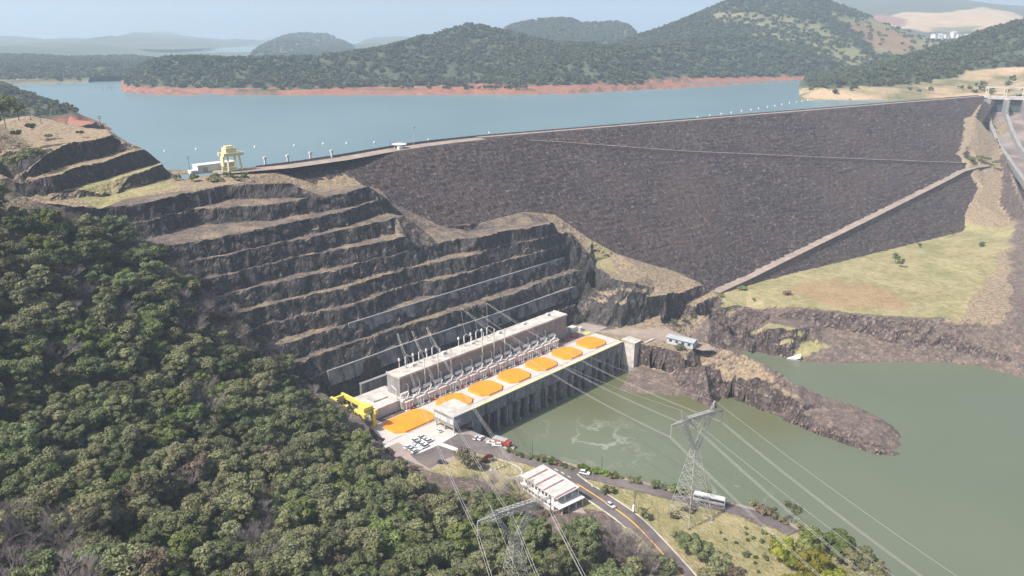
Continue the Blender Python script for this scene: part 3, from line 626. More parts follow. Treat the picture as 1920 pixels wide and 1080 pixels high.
# far crowns, coarse, for the lake shore woods
def proto_mesh(name, V, Fq, mat):
    o = mesh_np(name, V, Fq, mat); COL.objects.unlink(o); return o
def proto_coll(name, objs):
    c = bpy.data.collections.new(name)
    for o in objs: c.objects.link(o)
    return c
FAR_P = []
for i in range(5):
    V, Fq, _ = crown_geo(5.2, 7.5, 8, 110, 100+i, leaf=1.15, base=-0.5); FAR_P.append(proto_mesh('far_crown', V, Fq, M['leaf_far']))
C_FAR = proto_coll('far_crowns', FAR_P)
def scatter(name, pts, scl, coll, label, cat, nproto, rots=None):
    """one object: points instanced with crowns by geometry nodes"""
    me = bpy.data.meshes.new(name); me.vertices.add(len(pts)); me.vertices.foreach_set('co', np.asarray(pts, np.float32).ravel())
    a = me.attributes.new('scl', 'FLOAT', 'POINT'); a.data.foreach_set('value', np.asarray(scl, np.float32))
    a = me.attributes.new('idx', 'INT', 'POINT'); a.data.foreach_set('value', (rng.integers(0, nproto, len(pts)) if rots is None else rots).astype(np.int32))
    a = me.attributes.new('rz', 'FLOAT', 'POINT'); a.data.foreach_set('value', (rng.random(len(pts))*6.28).astype(np.float32))
    o = bpy.data.objects.new(name, me); COL.objects.link(o); tag(o, label, cat, kind='stuff')
    ng = bpy.data.node_groups.new(name+'_nodes', 'GeometryNodeTree')
    ng.interface.new_socket('Geometry', in_out='INPUT', socket_type='NodeSocketGeometry'); ng.interface.new_socket('Geometry', in_out='OUTPUT', socket_type='NodeSocketGeometry')
    gi = ng.nodes.new('NodeGroupInput'); go = ng.nodes.new('NodeGroupOutput'); ci = ng.nodes.new('GeometryNodeCollectionInfo')
    ci.inputs[0].default_value = coll; ci.inputs['Separate Children'].default_value = True; ci.inputs['Reset Children'].default_value = True
    ip = ng.nodes.new('GeometryNodeInstanceOnPoints'); ip.inputs['Pick Instance'].default_value = True
    def na(n, t):
        x = ng.nodes.new('GeometryNodeInputNamedAttribute'); x.data_type = t; x.inputs[0].default_value = n
        return [s for s in x.outputs if s.enabled and s.name == 'Attribute'][0]
    cb = ng.nodes.new('ShaderNodeCombineXYZ'); L = ng.links.new
    L(na('rz', 'FLOAT'), cb.inputs[2]); L(cb.outputs[0], ip.inputs['Rotation']); L(na('scl', 'FLOAT'), ip.inputs['Scale']); L(na('idx', 'INT'), ip.inputs['Instance Index'])
    L(gi.outputs[0], ip.inputs['Points']); L(ci.outputs[0], ip.inputs['Instance']); L(ip.outputs[0], go.inputs[0])
    md = o.modifiers.new('scatter', 'NODES'); md.node_group = ng; return o

# ---------------------------------------------------------------- hills beyond the lake
def farmat():
    m, nt, bs = newmat('far_ground'); co = coords(nt); at = nd(nt, 'ShaderNodeAttribute', attribute_name='zone'); sc = nd(nt, 'ShaderNodeSeparateColor'); nt.links.new(at.outputs['Color'], sc.inputs[0])
    n1 = noise(nt, co, 0.012, 6, 0.7); n2 = noise(nt, co, 0.06, 5, 0.7)
    wood = ramp(nt, n2, [(0.3, (0.035, 0.048, 0.025)), (0.7, (0.085, 0.10, 0.05))])
    past = ramp(nt, n1, [(0.3, (0.10, 0.11, 0.05)), (0.5, (0.16, 0.16, 0.075)), (0.7, (0.24, 0.20, 0.12))])
    dry = ramp(nt, n1, [(0.3, (0.34, 0.24, 0.145)), (0.7, (0.50, 0.365, 0.235))])
    red = ramp(nt, n2, [(0.3, (0.19, 0.075, 0.048)), (0.7, (0.31, 0.14, 0.095))])
    c = mix(nt, sc.outputs[0], wood, past); c = mix(nt, sc.outputs[1], c, dry); c = mix(nt, sc.outputs[2], c, red)
    nt.links.new(c, bs.inputs['Base Color']); bs.inputs['Roughness'].default_value = 0.95; bump(nt, bs, n2, 0.6, 8); return m
M['far'] = farmat()
def fill(pxs, n): return pxs
def hill(name, shore, ridge, back, cell, trees=True, amp=14, mids=(), zonef=None, label=None, dens=46, tree_if=None, bank=None, tz=6):
    """shore: pixels at lake level; ridge: (x, y, distance); the slope between is shaped by noise and by the points in mids"""
    ls = [[(*P(x, y, WZ), WZ-.4) for x, y in shore]] if shore else []
    if shore: ls.append([(p[0]*0.99, p[1]*0.99-2, WZ-2.5) for p in ls[0]])
    if bank: ls.append([(*P(x, y, z), z) for x, y, z in bank])
    rl = [PD(*p) for p in ridge]; ls.append([(a, b, c) for a, b, c in rl])
    ls.append([(a*(1+back/b), b+back, max(c-back*0.25, WZ+5)) for a, b, c in rl])
    for m_ in mids: ls.append([PD(*p) for p in m_])
    T = tin(ls); V0 = T[0]; x0, y0 = V0.min(0); x1, y1 = V0.max(0); nx = int((x1-x0)/cell)+1; ny = int((y1-y0)/cell)+1
    G = raster(T, xf_id, x0, y0, cell, cell, nx, ny, -999)
    if shore:
        x0 -= 3*cell; y0 -= 3*cell; nx += 6; ny += 6; G = np.pad(G, 3, constant_values=-999)
        for it in range(2):                                  # carry the bank on below the water line
            bad = G < -900; low = np.where((G > -900) & (G < WZ+8), 1, 0); nb = np.zeros_like(low)
            for a_, b_ in ((0, 1), (0, -1), (1, 0), (-1, 0), (1, 1), (-1, -1), (1, -1), (-1, 1)): nb += np.roll(np.roll(low, a_, 0), b_, 1)
            G = np.where(bad & (nb > 0), WZ-2.5-2*it, G)
    X, Y = np.meshgrid(x0+np.arange(nx)*cell, y0+np.arange(ny)*cell)
    up = np.clip((G-WZ-5)/30, 0, 1); nz = fbm(X*0.0045+3, Y*0.0045, 5); Gz = G+up*amp*(nz*2)
    idx = np.arange(nx*ny).reshape(ny, nx); q = np.stack([idx[:-1, :-1], idx[:-1, 1:], idx[1:, 1:], idx[1:, :-1]], -1).reshape(-1, 4)
    ok = (G.ravel()[q] > -900).all(1); px, py, zc = proj(X, Y, Gz)
    zn = zonef(px, py, Gz, X, Y) if zonef else np.zeros((X.size, 3), np.float32)
    if shore and not zonef: zn[(Gz < WZ+min(6.5, tz-.5)).ravel(), 1] = 0.6
    if not shore and not zonef: zn[:, 0] = np.clip(fbm(X.ravel()*0.0016, Y.ravel()*0.0016, 4)*3, 0, 0.3)
    o = mesh_np(name, np.stack([X.ravel(), Y.ravel(), Gz.ravel()], 1), q[ok], M['far'], smooth=True, attrs={'zone': zn}); tag(o, label=label, kind='structure')
    if trees:
        area = cell*cell*ok.sum(); n = int(area/dens); g = rng
        rx = g.random(n)*(nx-1.01); ry = g.random(n)*(ny-1.01); n_all = n
        i = rx.astype(int); j = ry.astype(int); a = rx-i; b = ry-j
        good = (G[j, i] > -900) & (G[j+1, i+1] > -900) & (G[j, i+1] > -900) & (G[j+1, i] > -900)
        z = (Gz[j, i]*(1-a)+Gz[j, i+1]*a)*(1-b)+(Gz[j+1, i]*(1-a)+Gz[j+1, i+1]*a)*b
        x = x0+rx*cell; y = y0+ry*cell; ppx, ppy, pz = proj(x, y, z)
        good &= (z > WZ+tz) & (ppx > -80) & (ppx < 2000)
        if tree_if is not None: good &= tree_if(ppx, ppy, x, y)
        return np.stack([x, y, z], 1)[good]
    return np.zeros((0, 3))
FT = []
SH1 = [(232,170),(262,173),(300,174),(400,176),(480,175),(560,173),(620,169),(700,163),(780,162),(860,161),(880,166),(950,172),(1040,176),(1110,171),(1150,164),(1200,158),(1280,154),(1400,153),(1480,150),(1530,149),(1600,146)]
RD1 = [(236,160,1330),(262,142,1360),(295,120,1400),(330,110,1420),(390,104,1430),(450,103,1430),(520,107,1450),(560,112,1470),(600,105,1500),(700,95,1560),(760,88,1600),(800,80,1650),(830,64,1700),(870,51,1750),(900,53,1760),(950,63,1800),(1000,72,1800),(1060,92,1850),(1110,97,1900),(1160,80,2000),(1200,66,2050),(1260,48,2100),(1310,30,2150),(1350,10,2200),(1385,-8,2250),(1450,-16,2300),(1530,-8,2300),(1570,10,2300),(1620,38,2250),(1680,50,2250),(1760,72,2200),(1850,90,2100)]
BK1 = [(235,165,97),(300,167,98),(400,168,98),(560,165,98),(625,160,99),(700,154,99.5),(780,153,99.5),(870,151,100),(885,156,100),(990,163,100),(1080,162,100.5),(1140,156,100),(1200,147,101),(1280,144,100.5),(1360,140,101),(1500,136,102),(1590,132,103)]
def z1(px, py, Z, X, Y):
    c = np.zeros((px.size, 3), np.float32); x = px.ravel(); y = py.ravel(); z = Z.ravel(); n = fbm(X.ravel()*0.006, Y.ravel()*0.006, 4)*60
    for poly in ([(1330,22),(1450,25),(1530,40),(1580,75),(1640,110),(1700,125),(1620,135),(1540,110),(1500,70),(1420,50),(1340,40)], [(1560,25),(1700,45),(1780,80),(1700,115),(1640,100),(1600,60)], [(1390,60),(1470,62),(1500,80),(1420,85)]):
        c[inpoly(x+n*.25, y+n*.15, poly), 0] = 1
    c[inpoly(x+n*.4, y+n*.2, [(1580,42),(1640,45),(1720,75),(1700,100),(1640,90)]), 2] = 0.45
    c[z < WZ+9, 0] = 0; c[z < WZ+7.2+n*.04, 2] = 1; return c
def t1(px, py, x, y):
    n = fbm(x*0.006, y*0.006, 4)*60; k = np.ones(px.shape, bool); r = rng.random(px.shape)
    for poly, f in (([(1330,22),(1450,25),(1530,40),(1580,75),(1640,110),(1700,125),(1620,135),(1540,110),(1500,70),(1420,50),(1340,40)], .38), ([(1560,25),(1700,45),(1780,80),(1700,115),(1640,100),(1600,60)], .1), ([(1390,60),(1470,62),(1500,80),(1420,85)], .5)):
        k &= ~(inpoly(px+n*.25, py+n*.15, poly) & (r > f))
    return k
tr = hill('lake_shore_hills', SH1, RD1, 500, 9, True, 16, mids=[[(700,125,1480),(800,118,1500),(900,115,1530),(1000,118,1500)], [(1100,120,1480),(1200,100,1650),(1300,85,1750),(1400,70,1850),(1500,90,1850)], [(1560,115,1750),(1640,105,1850)]], zonef=z1, tree_if=t1, bank=BK1)
FT.append(tr[(tr[:, 2] > WZ+6.6)])
# near hill on the right, above the dam's far end
def z2(px, py, Z, X, Y):
    c = np.zeros((px.size, 3), np.float32); x = px.ravel(); y = py.ravel(); n = fbm(X.ravel()*0.012, Y.ravel()*0.012, 4)*30
    m = (y+n*.4 > np.interp(x, [1530,1640,1700,1790,1812,1850,1930], [166,162,156,144,130,126,122])); k_ = fbm(X.ravel()*0.03, Y.ravel()*0.05, 5); c[m, 0] = 0.8; c[m, 1] = np.clip(.62+k_[m]*2.6, 0, 1)
    return c
def t2(px, py, x, y):
    n = fbm(x*0.012, y*0.012, 4)*30
    return ~((py+n*.4 > np.interp(px, [1530,1640,1700,1790,1812,1850,1930], [166,162,156,144,130,126,122])) & (rng.random(px.shape) > 0.07)) & ~(inpoly(px, py, [(1850,100),(1960,95),(1960,122),(1870,122)]) & (rng.random(px.shape) > .3))
tr = hill('spillway_hill', [(1497,181),(1515,185),(1560,187),(1640,188),(1730,187),(1800,184),(1860,180)], [(1500,177,1135),(1538,164,1180),(1560,156,1210),(1600,145,1260),(1650,130,1320),(1700,116,1380),(1740,100,1440),(1780,84,1500),(1830,64,1560),(1860,52,1600),(1930,34,1650),(2050,10,1700),(2200,-10,1750)], 400, 7, True, 8,
     mids=[[(1560,172,1165),(1700,170,1165),(1800,168,1150),(1860,170,1140),(1940,165,1120),(2100,160,1100)], [(1640,158,1230),(1800,140,1290),(1930,120,1340)], [(1870,184,1090),(1950,190,1060),(2050,200,1040),(2200,210,1020)]], zonef=z2, tree_if=t2, dens=34)
FT.append(tr)
# headland behind the upper left cut
def z3(px, py, Z, X, Y):
    c = np.zeros((px.size, 3), np.float32); y = py.ravel(); x = px.ravel()
    c[(x > 90) & (y > np.interp(x, [90,148,200], [219,213,228])), 2] = 1; c[(Z < WZ+3).ravel(), 2] = 1; return c
tr = hill('left_headland', [(-60,250),(60,250),(120,246),(180,240),(205,232),(185,226),(160,219),(148,215),(100,188),(60,168),(20,160)], [(-60,150,1100),(0,163,1000),(20,167,980),(60,184,930),(90,190,900),(110,195,860),(135,204,830),(146,212,790)], 12, 6, True, 4, mids=[[(-40,215,760),(40,222,760),(90,220,760),(130,214,765)], [(140,222,740),(170,225,720),(190,229,700)]], zonef=z3, dens=26,
     tree_if=lambda px, py, x, y: py < np.interp(px, [80,110,148,150], [222,219,213,100]))
FT.append(tr)
FT = np.concatenate(FT); fpx, fpy, fz = proj(FT[:, 0], FT[:, 1], FT[:, 2])
scatter('shore_woods', FT, (0.75+0.6*rng.random(len(FT)))*np.where(fz < 1250, 0.8, 1.0), C_FAR, 'dense forest covering the hills round the lake', 'forest', 5)
# distant ranges
FT2 = []
def z5(px, py, Z, X, Y):
    c = np.zeros((px.size, 3), np.float32); x = px.ravel(); y = py.ravel(); n = fbm(X.ravel()*0.0025, Y.ravel()*0.0025, 4)*40
    c[inpoly(x, y+n*.25, [(1610,38),(1700,22),(1760,26),(1840,14),(1900,22),(1930,40),(1880,62),(1740,60),(1640,45)]), 1] = 1
    c[inpoly(x, y+n*.12, [(1615,38),(1650,27),(1700,38),(1690,47)]), 2] = 1; c[inpoly(x, y+n*.12, [(1615,38),(1650,27),(1700,38),(1690,47)]), 1] = 0
    c[inpoly(x, y, [(1740,52),(1840,48),(1830,58),(1750,60)]), 1] = 0; c[inpoly(x, y, [(1740,52),(1840,48),(1830,58),(1750,60)]), 0] = 1
    return c
def rng_hill(name, top, basey, d0, d1, cell=40, amp=25, zf_=None, wood=0):
    ridge = [(x, y, d1) for x, y in top]; mids = [[(x, b, min(d0, 84*F/max(1,b-60))) for x, b in basey]]
    return hill(name, None, ridge, 900 if not wood else 60, cell, bool(wood), amp, mids=mids, zonef=zf_, dens=wood or 46)
rng_hill('farmland_hills', [(1540,2),(1600,-4),(1700,-6),(1800,-2),(1860,6),(1920,10),(2050,8)], [(1540,60),(1640,72),(1760,78),(1900,72),(2050,70)], 3000, 4800, 35, 10, z5)
TW = rng_hill('table_hill', [(930,70),(950,50),(985,40),(1030,32),(1075,33),(1082,42),(1120,44),(1165,42),(1182,52),(1200,66)], [(920,90),(1050,95),(1210,95)], 2500, 2900, 30, 8, wood=110); FT2.append(TW)
TW = rng_hill('mesa_hill', [(470,98),(500,84),(520,72),(545,64),(580,62),(620,66),(640,78),(665,90)], [(460,112),(560,114),(680,110)], 3300, 3900, 40, 12, wood=170); FT2.append(TW)
rng_hill('low_far_ridge', [(655,90),(680,76),(700,70),(750,68),(790,70),(850,74),(950,75)], [(640,100),(800,104),(960,100)], 5200, 6200, 60, 15)
rng_hill('left_far_ridge', [(-200,60),(0,66),(60,70),(100,76),(150,71),(240,70),(262,64),(282,60),(320,68),(400,71),(450,74),(480,72),(495,82),(540,90)], [(-200,112),(0,114),(280,116),(540,110)], 4200, 6000, 60, 25)
rng_hill('faint_peak', [(240,72),(270,62),(300,57),(325,60),(350,70),(380,78)], [(200,90),(300,95),(420,90)], 7000, 8500, 90, 10)
rng_hill('faint_table', [(480,80),(500,70),(530,68),(560,74),(650,78),(700,80)], [(470,95),(600,96),(720,95)], 7000, 8600, 90, 10)
tr = hill('left_wooded_shore', [(-120,160),(0,155),(60,152),(140,150),(240,146),(300,142)], [(-120,100,2300),(0,108,2250),(60,106,2250),(120,110,2200),(180,116,2050),(215,126,1750),(238,138,1640),(300,140,1600)], 500, 14, True, 5, mids=[[(0,130,1720),(150,132,1700)]], bank=[(-100,155,95),(0,151,95),(140,147,95),(236,143.5,95)], tz=3.5, dens=60)
FT2.append(tr)
tr = hill('left_back_shore', None, [(100,112,2350),(180,108,2450),(240,106,2500),(285,112,2350),(330,122,2000),(380,124,1950)], 300, 18, True, 4, mids=[[(100,122,2000),(240,122,2000),(330,132,1750)]], dens=90, tz=-2)
FT2.append(tr)
FT2 = np.concatenate(FT2)
scatter('far_shore_woods', FT2, 0.9+0.6*rng.random(len(FT2)), C_FAR, 'hazy forest on the low hills at the far left of the lake', 'forest', 5)
# haze
hb = MB(); hb.box(-7000, 7000, -60, 12000, -40, 520)
hm = bpy.data.materials.new('haze'); hm.use_nodes = True; hn = hm.node_tree; hn.nodes.clear()
pv_ = hn.nodes.new('ShaderNodeVolumePrincipled'); pv_.inputs['Color'].default_value = (0.68, 0.84, 1.0, 1); pv_.inputs['Density'].default_value = 0.00017; pv_.inputs['Anisotropy'].default_value = 0.1
ho = hn.nodes.new('ShaderNodeOutputMaterial'); hn.links.new(pv_.outputs[0], ho.inputs['Volume'])
tag(hb.build('haze', hm), kind='stuff')

# ================================================================ powerhouse
def local(u, v, z=0, rz=0): return dict(loc=(*UV(u, v), z), rz=ANG+rz)
ph = empty('powerhouse', (*UV(0, 0), 0), ANG); tag(ph, 'long grey concrete powerhouse with a pale flat deck above the river', 'powerhouse')
b = MB(); b.box(-182, 0.4, 0, 21.6, -0.6, 0.35); b.build('deck', M['deck'], ph)
b = MB(); b.box(-150, 0.2, -0.15, 1.4, 0.36, 0.46); b.build('edge_stripe', M['pale_yellow'], ph)
b = MB()
for v in (3.4, 3.9, 20.6, 21.1): b.box(-181, 0, v-0.09, v+0.09, 0.352, 0.42)
b.build('crane_rail', M['grey'], ph)
b = MB(); b.box(-150, 0, -0.45, 1.2, -6.2, 0.34); b.box(-150, 0, -0.62, -0.46, -1.6, 0.1)
for k in range(28): b.box(-149.5+k*5.35, -149.2+k*5.35, -0.6, -0.46, -6.0, -1.7)
b.build('wall', M['concrete_dark'], ph)
b = MB(); b.box(-150, 0, 3.0, 4.0, -21, -0.7); b.build('back_wall', M['concrete_dark'], ph)
b0 = MB()
for k in range(7):
    u0 = -145.5+k*22.3
    for j, (du, w) in enumerate(((0, 2.6), (7.0, 1.3), (14.0, 1.3))):
        if u0+du > -2: continue
        p = MB(); x = u0+du
        p.box(x, x+w, -1.3, 3.0, -21, -6.3); p.box(x-0.25, x+w+0.25, -1.7, -0.5, -10.2, -6.0); p.box(x+0.1, x+w-0.1, -2.3, -1.3, -21, -15.5)
        if j == 0: p.box(x-1.4, x-0.5, -1.1, 2.4, -17, -6.3)
        p.build('pier', M['concrete_dark'], ph)
    if u0 < -8:
        g = MB(); g.box(u0+2.8, min(u0+21, -1), 1.9, 2.15, -21, -6.3)
        for q in range(9):
            x = u0+3.2+q*2.1
            if x < -2: g.box(x, x+0.25, 1.55, 1.9, -21, -6.3)
        g.build('gate_screen', M['dark'], ph)
b = MB(); b.box(-150, -0.2, -0.3, -0.2, 0.47, 0.52)
for k in range(61): b.box(-150+k*2.5, -149.92+k*2.5, -0.28, -0.2, 0.35, 1.45)
b.box(-150, -0.2, -0.27, -0.21, 1.4, 1.48); b.box(-150, -0.2, -0.27, -0.21, 0.95, 1.0); b.build('railing', M['pale_yellow'], ph)
ep = empty('end_pier', (*UV(0, 0), -18), ANG); tag(ep, 'tall pale concrete pier at the right end of the powerhouse, standing in the river', 'pier')
b = MB(); b.box(0.9, 7.4, -8.5, 0.8, 3.2, 18.9, taper=-0.02); b.build('shaft', M['concrete_pale'], ep, bevel=0.08)
b = MB(); b.box(0.6, 8.6, -9.8, 0.6, -4, 3.18); b.build('plinth', M['concrete'], ep, bevel=0.1)
b = MB(); b.box(0.5, 8.4, -8.9, 1.2, 18.92, 19.5); b.build('cap', M['concrete_pale'], ep, bevel=0.05)
rw = empty('retaining_wall', (*UV(8, 1), -6), ANG); tag(rw, 'short pale concrete retaining wall between the end pier and the rock spit', 'wall')
b = MB(); b.box(0.4, 9, -12.5, -11.6, 0.5, 6.2); b.build('panel', M['concrete'], rw); b = MB(); b.box(0.3, 9.2, -12.8, -11.2, 6.22, 6.6); b.build('coping', M['concrete_pale'], rw)
# orange covers over the turbine pits
def octagon(rx, ry, cx, cy): return [(rx, -ry+cy), (rx, ry-cy), (rx-cx, ry), (-rx+cx, ry), (-rx, ry-cy), (-rx, -ry+cy), (-rx+cx, -ry), (rx-cx, -ry)]
CL = ['rightmost round orange pit cover, nearest the far end of the powerhouse deck', 'orange octagonal pit cover, second from the right end of the deck', 'orange octagonal pit cover, third from the right end of the deck',
      'middle orange pit cover, fourth from the right end of the deck', 'orange octagonal pit cover, third from the left end of the deck', 'orange pit cover partly hidden behind the grey office block on the deck', 'longest orange cover, at the left end of the deck beside the yellow gantry']
for i, (u, rx) in enumerate([(-15.3, 8.6), (-38.0, 8.6), (-60.4, 8.6), (-82.8, 8.6), (-104.8, 8.7), (-127.0, 9.0), (-156.3, 12.8)]):
    r = empty('pit_cover', (*UV(u, 12.2), 0.36), ANG); tag(r, CL[i], 'cover', 'orange covers along the powerhouse deck')
    ry = 7.9; c = 3.9
    b = MB(); b.prism(octagon(rx, ry, c, c-0.6), 0, 0.95, top=octagon(rx-0.25, ry-0.25, c, c-0.6))
    b.build('lid', M['orange'], r, bevel=0.12)
    b = MB()
    for k in range(-3, 4): b.box(-rx+c*(abs(k) > 1)*1.0+0.6, rx-c*(abs(k) > 1)-0.6, k*2.0-0.05, k*2.0+0.05, 0.952, 0.99)
    b.build('seam', M['orange'], r)
# switchgear building
gb = empty('switchgear_building', (*UV(-149, 28), 0), ANG); tag(gb, 'long windowless concrete building with a pale flat roof, below the stepped rock wall', 'building')
b = MB(); b.box(0, 129, 0, 10.2, -0.5, 15.4)
for k in range(22): b.box(1.0+k*5.95, 1.35+k*5.95, -0.14, 0.0, 0, 14.8)
b.build('wall', M['concrete'], gb)
b = MB(); b.box(-0.3, 129.3, -0.4, 10.5, 15.42, 16.0); b.build('roof', M['concrete_pale'], gb)
b = MB(); b.box(-0.3, 129.3, -0.4, -0.05, 16.02, 16.5); b.box(-0.3, 0.1, 0.0, 10.5, 16.02, 16.5); b.box(128.9, 129.3, 0.0, 10.5, 16.02, 16.5); b.build('parapet', M['concrete_pale'], gb)
for k in range(6):
    b = MB(); x = 14+k*21; b.box(x, x+2.2, 6.5, 8.2, 16.02, 17.1+0.4*(k % 2)); b.build('vent', M['offwhite'], gb)
# masts against the building and roof bushings
k = 0
for gi_, us_ in enumerate(((-133.5, -124.5, -115.5), (-92.5, -83.5, -75.0))):
    for j, u in enumerate(us_):
        r = empty('line_mast', (*UV(u, 26.9), 0), ANG); wh = ('left', 'middle', 'right')[j]+' of the '+('left' if gi_ == 0 else 'right')+' trio'
        tag(r, 'slender pale mast before the switchgear wall, '+wh, 'mast', 'masts in front of the switchgear building')
        b = MB(); b.bar((0, 0, 0), (0, 0, 22.5), 0.34, 8, 0.22); b.build('pole', M['offwhite'], r); b = MB(); b.bar((-1.1, 0, 21.6), (1.1, 0, 21.6), 0.12); b.build('crossbar', M['offwhite'], r)
        r = empty('roof_bushing', (*UV(u-5.5, 35.5), 16.0), ANG); tag(r, 'white bent-arm bushing on the switchgear roof, '+wh, 'bushing', 'bushings on the switchgear roof')
        b = MB(); b.lathe([(0.5, 0), (0.5, 1.2), (0.3, 1.3)]+[(0.34 if q % 2 else 0.22, 1.4+q*0.33) for q in range(14)]+[(0.12, 6.2)], n=8); b.build('insulator', M['white'], r)
        b = MB(); b.bar((0, 0, 6.1), (0.6, -1.2, 7.4), 0.14); b.bar((0.6, -1.2, 7.4), (3.4, -2.4, 5.4), 0.14); b.bar((3.4, -2.4, 5.4), (3.4, -2.4, 3.2), 0.3, 6); b.build('arm', M['offwhite'], r)
        b = MB(); b.bar((-3, 1.2, 0), (-3, 1.2, 4.4), 0.22, 6, 0.15); b.lathe([(0.5, 4.4), (0.62, 5.0), (0.5, 5.7), (0.1, 6.2)], -3, 1.2, 8); b.build('arrester', M['white'], r)
# transformers
def transformer(label):
    r = empty('transformer', (0, 0, 0), ANG); tag(r, label, 'transformer', 'transformers along the powerhouse')
    b = MB(); b.box(-2.3, 2.3, -1.2, 1.4, 0.5, 3.6); b.box(-2.6, 2.6, -1.5, 1.7, 0.3, 0.5); b.build('tank', M['offwhite'], r, bevel=0.06)
    for s in (-1, 1):
        b = MB()
        for q in range(6): b.box(s*2.7-0.35, s*2.7+0.35, -1.5+q*0.55, -1.28+q*0.55, 0.7, 3.2)
        b.box(s*2.7-0.2, s*2.7+0.2, -1.6, 1.6, 3.2, 3.4); b.build('radiator', M['offwhite'], r)
    b = MB(); b.bar((-2.0, 0.9, 4.9), (2.0, 0.9, 4.9), 0.62, 12); b.bar((-1.4, 0.9, 3.6), (-1.4, 0.9, 4.5), 0.12); b.bar((1.4, 0.9, 3.6), (1.4, 0.9, 4.5), 0.12); b.build('conservator', M['white'], r)
    b = MB(); b.bar((0.3, -0.7, 3.6), (0.7, -1.5, 5.6), 0.42, 8, 0.2); b.bar((-1.0, -0.8, 3.6), (-1.2, -1.5, 4.7), 0.3, 8, 0.15); b.build('bushing', M['white'], r)
    b = MB(); b.bar((-3.4, 1.7, 0), (-3.4, 1.7, 7.2), 0.27, 7, 0.2); b.bar((-3.4, 1.7, 7.1), (-4.2, 4.0, 8.4), 0.2, 6); b.box(-3.9, -2.9, 1.3, 2.1, 0, 0.35); b.build('bus_duct', M['white'], r)
    b = MB()
    for sx in (-1.5, 0, 1.5): b.bar((sx, -2.5, 0.2), (sx, -2.5, 3.0), 0.17, 6)
    b.box(-2.2, 2.2, -2.9, -2.2, 3.0, 3.35); b.box(-2.3, 2.3, -3.0, -2.1, 0, 0.2); b.build('rack', M['white'], r)
    return r
t0 = transformer('white and grey transformer, first from the left in the long row')
ords = ['first','second','third','fourth','fifth','sixth','seventh','eighth','ninth','tenth','eleventh','twelfth','thirteenth','fourteenth','fifteenth','sixteenth','seventeenth','eighteenth','nineteenth','twentieth','twenty-first','twenty-second','twenty-third','twenty-fourth']
for k in range(16):
    t = t0 if k == 0 else copy_tree(t0); u = -148+7.45*k+random.uniform(-.3, .3); t.location = (*UV(u, 25.2), 0.36*0); t.location.z = 0.22; t.scale = (1.22, 1.12, 1.5)
    if k: t['label'] = 'white and grey transformer, %s from the left in the long row' % ords[k]
for k, u in enumerate((-147, -133, -113, -91.5, -70, -48)):
    r = empty('fire_cabinet', (*UV(u, 22.0), 0.36), ANG); tag(r, 'small red fire cabinet before the transformers, %s from the left' % ords[k], 'fire cabinet', 'red fire cabinets')
    b = MB(); b.box(-0.9, 0.9, -0.5, 0.5, 0, 1.1); b.build('box', M['red'], r, bevel=0.05); b = MB(); b.box(-1.0, 1.0, -0.6, 0.6, 1.12, 1.25); b.build('lid', M['red'], r)
# yard at the right end
def px_root(name, x, y, z, label, cat, group=None, rz=0.0): return tag(empty(name, (*P(x, y, z), z), ANG+rz), label, cat, group)
yard = [(1042,629,3.2,3.2,5.0,'offwhite','tall pale concrete cubicle beside the last transformer'),(1058,622,4.5,3.5,3.5,'offwhite','pale square shed behind the brown tanks'),(1072,618,6,4,2.6,'white','white flat roofed store among the yard equipment'),(1088,617,3,2.2,2.2,'white','small white cubicle at the back of the yard')]
for x, y, w, d_, h_, m_, lb in yard:
    r = px_root('equipment_hut', x, y+3, 0.02, lb, 'hut', 'huts in the equipment yard'); b = MB(); b.box(-w/2, w/2, -d_/2, d_/2, 0, h_); b.build('wall', M[m_], r, bevel=0.05)
    b = MB(); b.box(-w/2-.2, w/2+.2, -d_/2-.2, d_/2+.2, h_+0.02, h_+.3); b.build('roof', M['concrete_pale'], r); b = MB(); b.box(-w/2-.04, -w/2-.02, -.5, .5, 0.1, 2.0); b.build('door', M['grey'], r)
for x, y, lb in ((1076,632,'large rust brown round tank lying near the yellow slab'), (1061,639,'low brown tank beside the deck edge'), (1048,641,'small brown drum nearest the transformers')):
    r = px_root('storage_tank', x, y, 0.02, lb, 'tank', 'brown tanks in the yard'); k = 1.0 if x > 1070 else 0.7
    b = MB(); b.lathe([(2.9*k, 0), (2.9*k, 1.6*k), (2.3*k, 2.3*k), (0.5, 2.7*k), (0.05, 2.72*k)], n=18); b.build('drum', M['rust'], r, smooth=True); b = MB(); b.lathe([(0.4, 2.6*k), (0.4, 3.0*k)], n=8); b.build('hatch', M['grey'], r)
r = px_root('yellow_slab', 1101, 625.5, 0.02, 'flat yellow steel panel lying beside the deck', 'panel'); b = MB(); b.box(-2.4, 2.4, -1.4, 1.4, 0, 0.5); b.build('plate', M['yellow'], r, bevel=0.04); b = MB(); b.box(-1.2, 1.2, -0.1, 0.1, 0.52, 0.75); b.build('lifting_bar', M['yellow'], r)
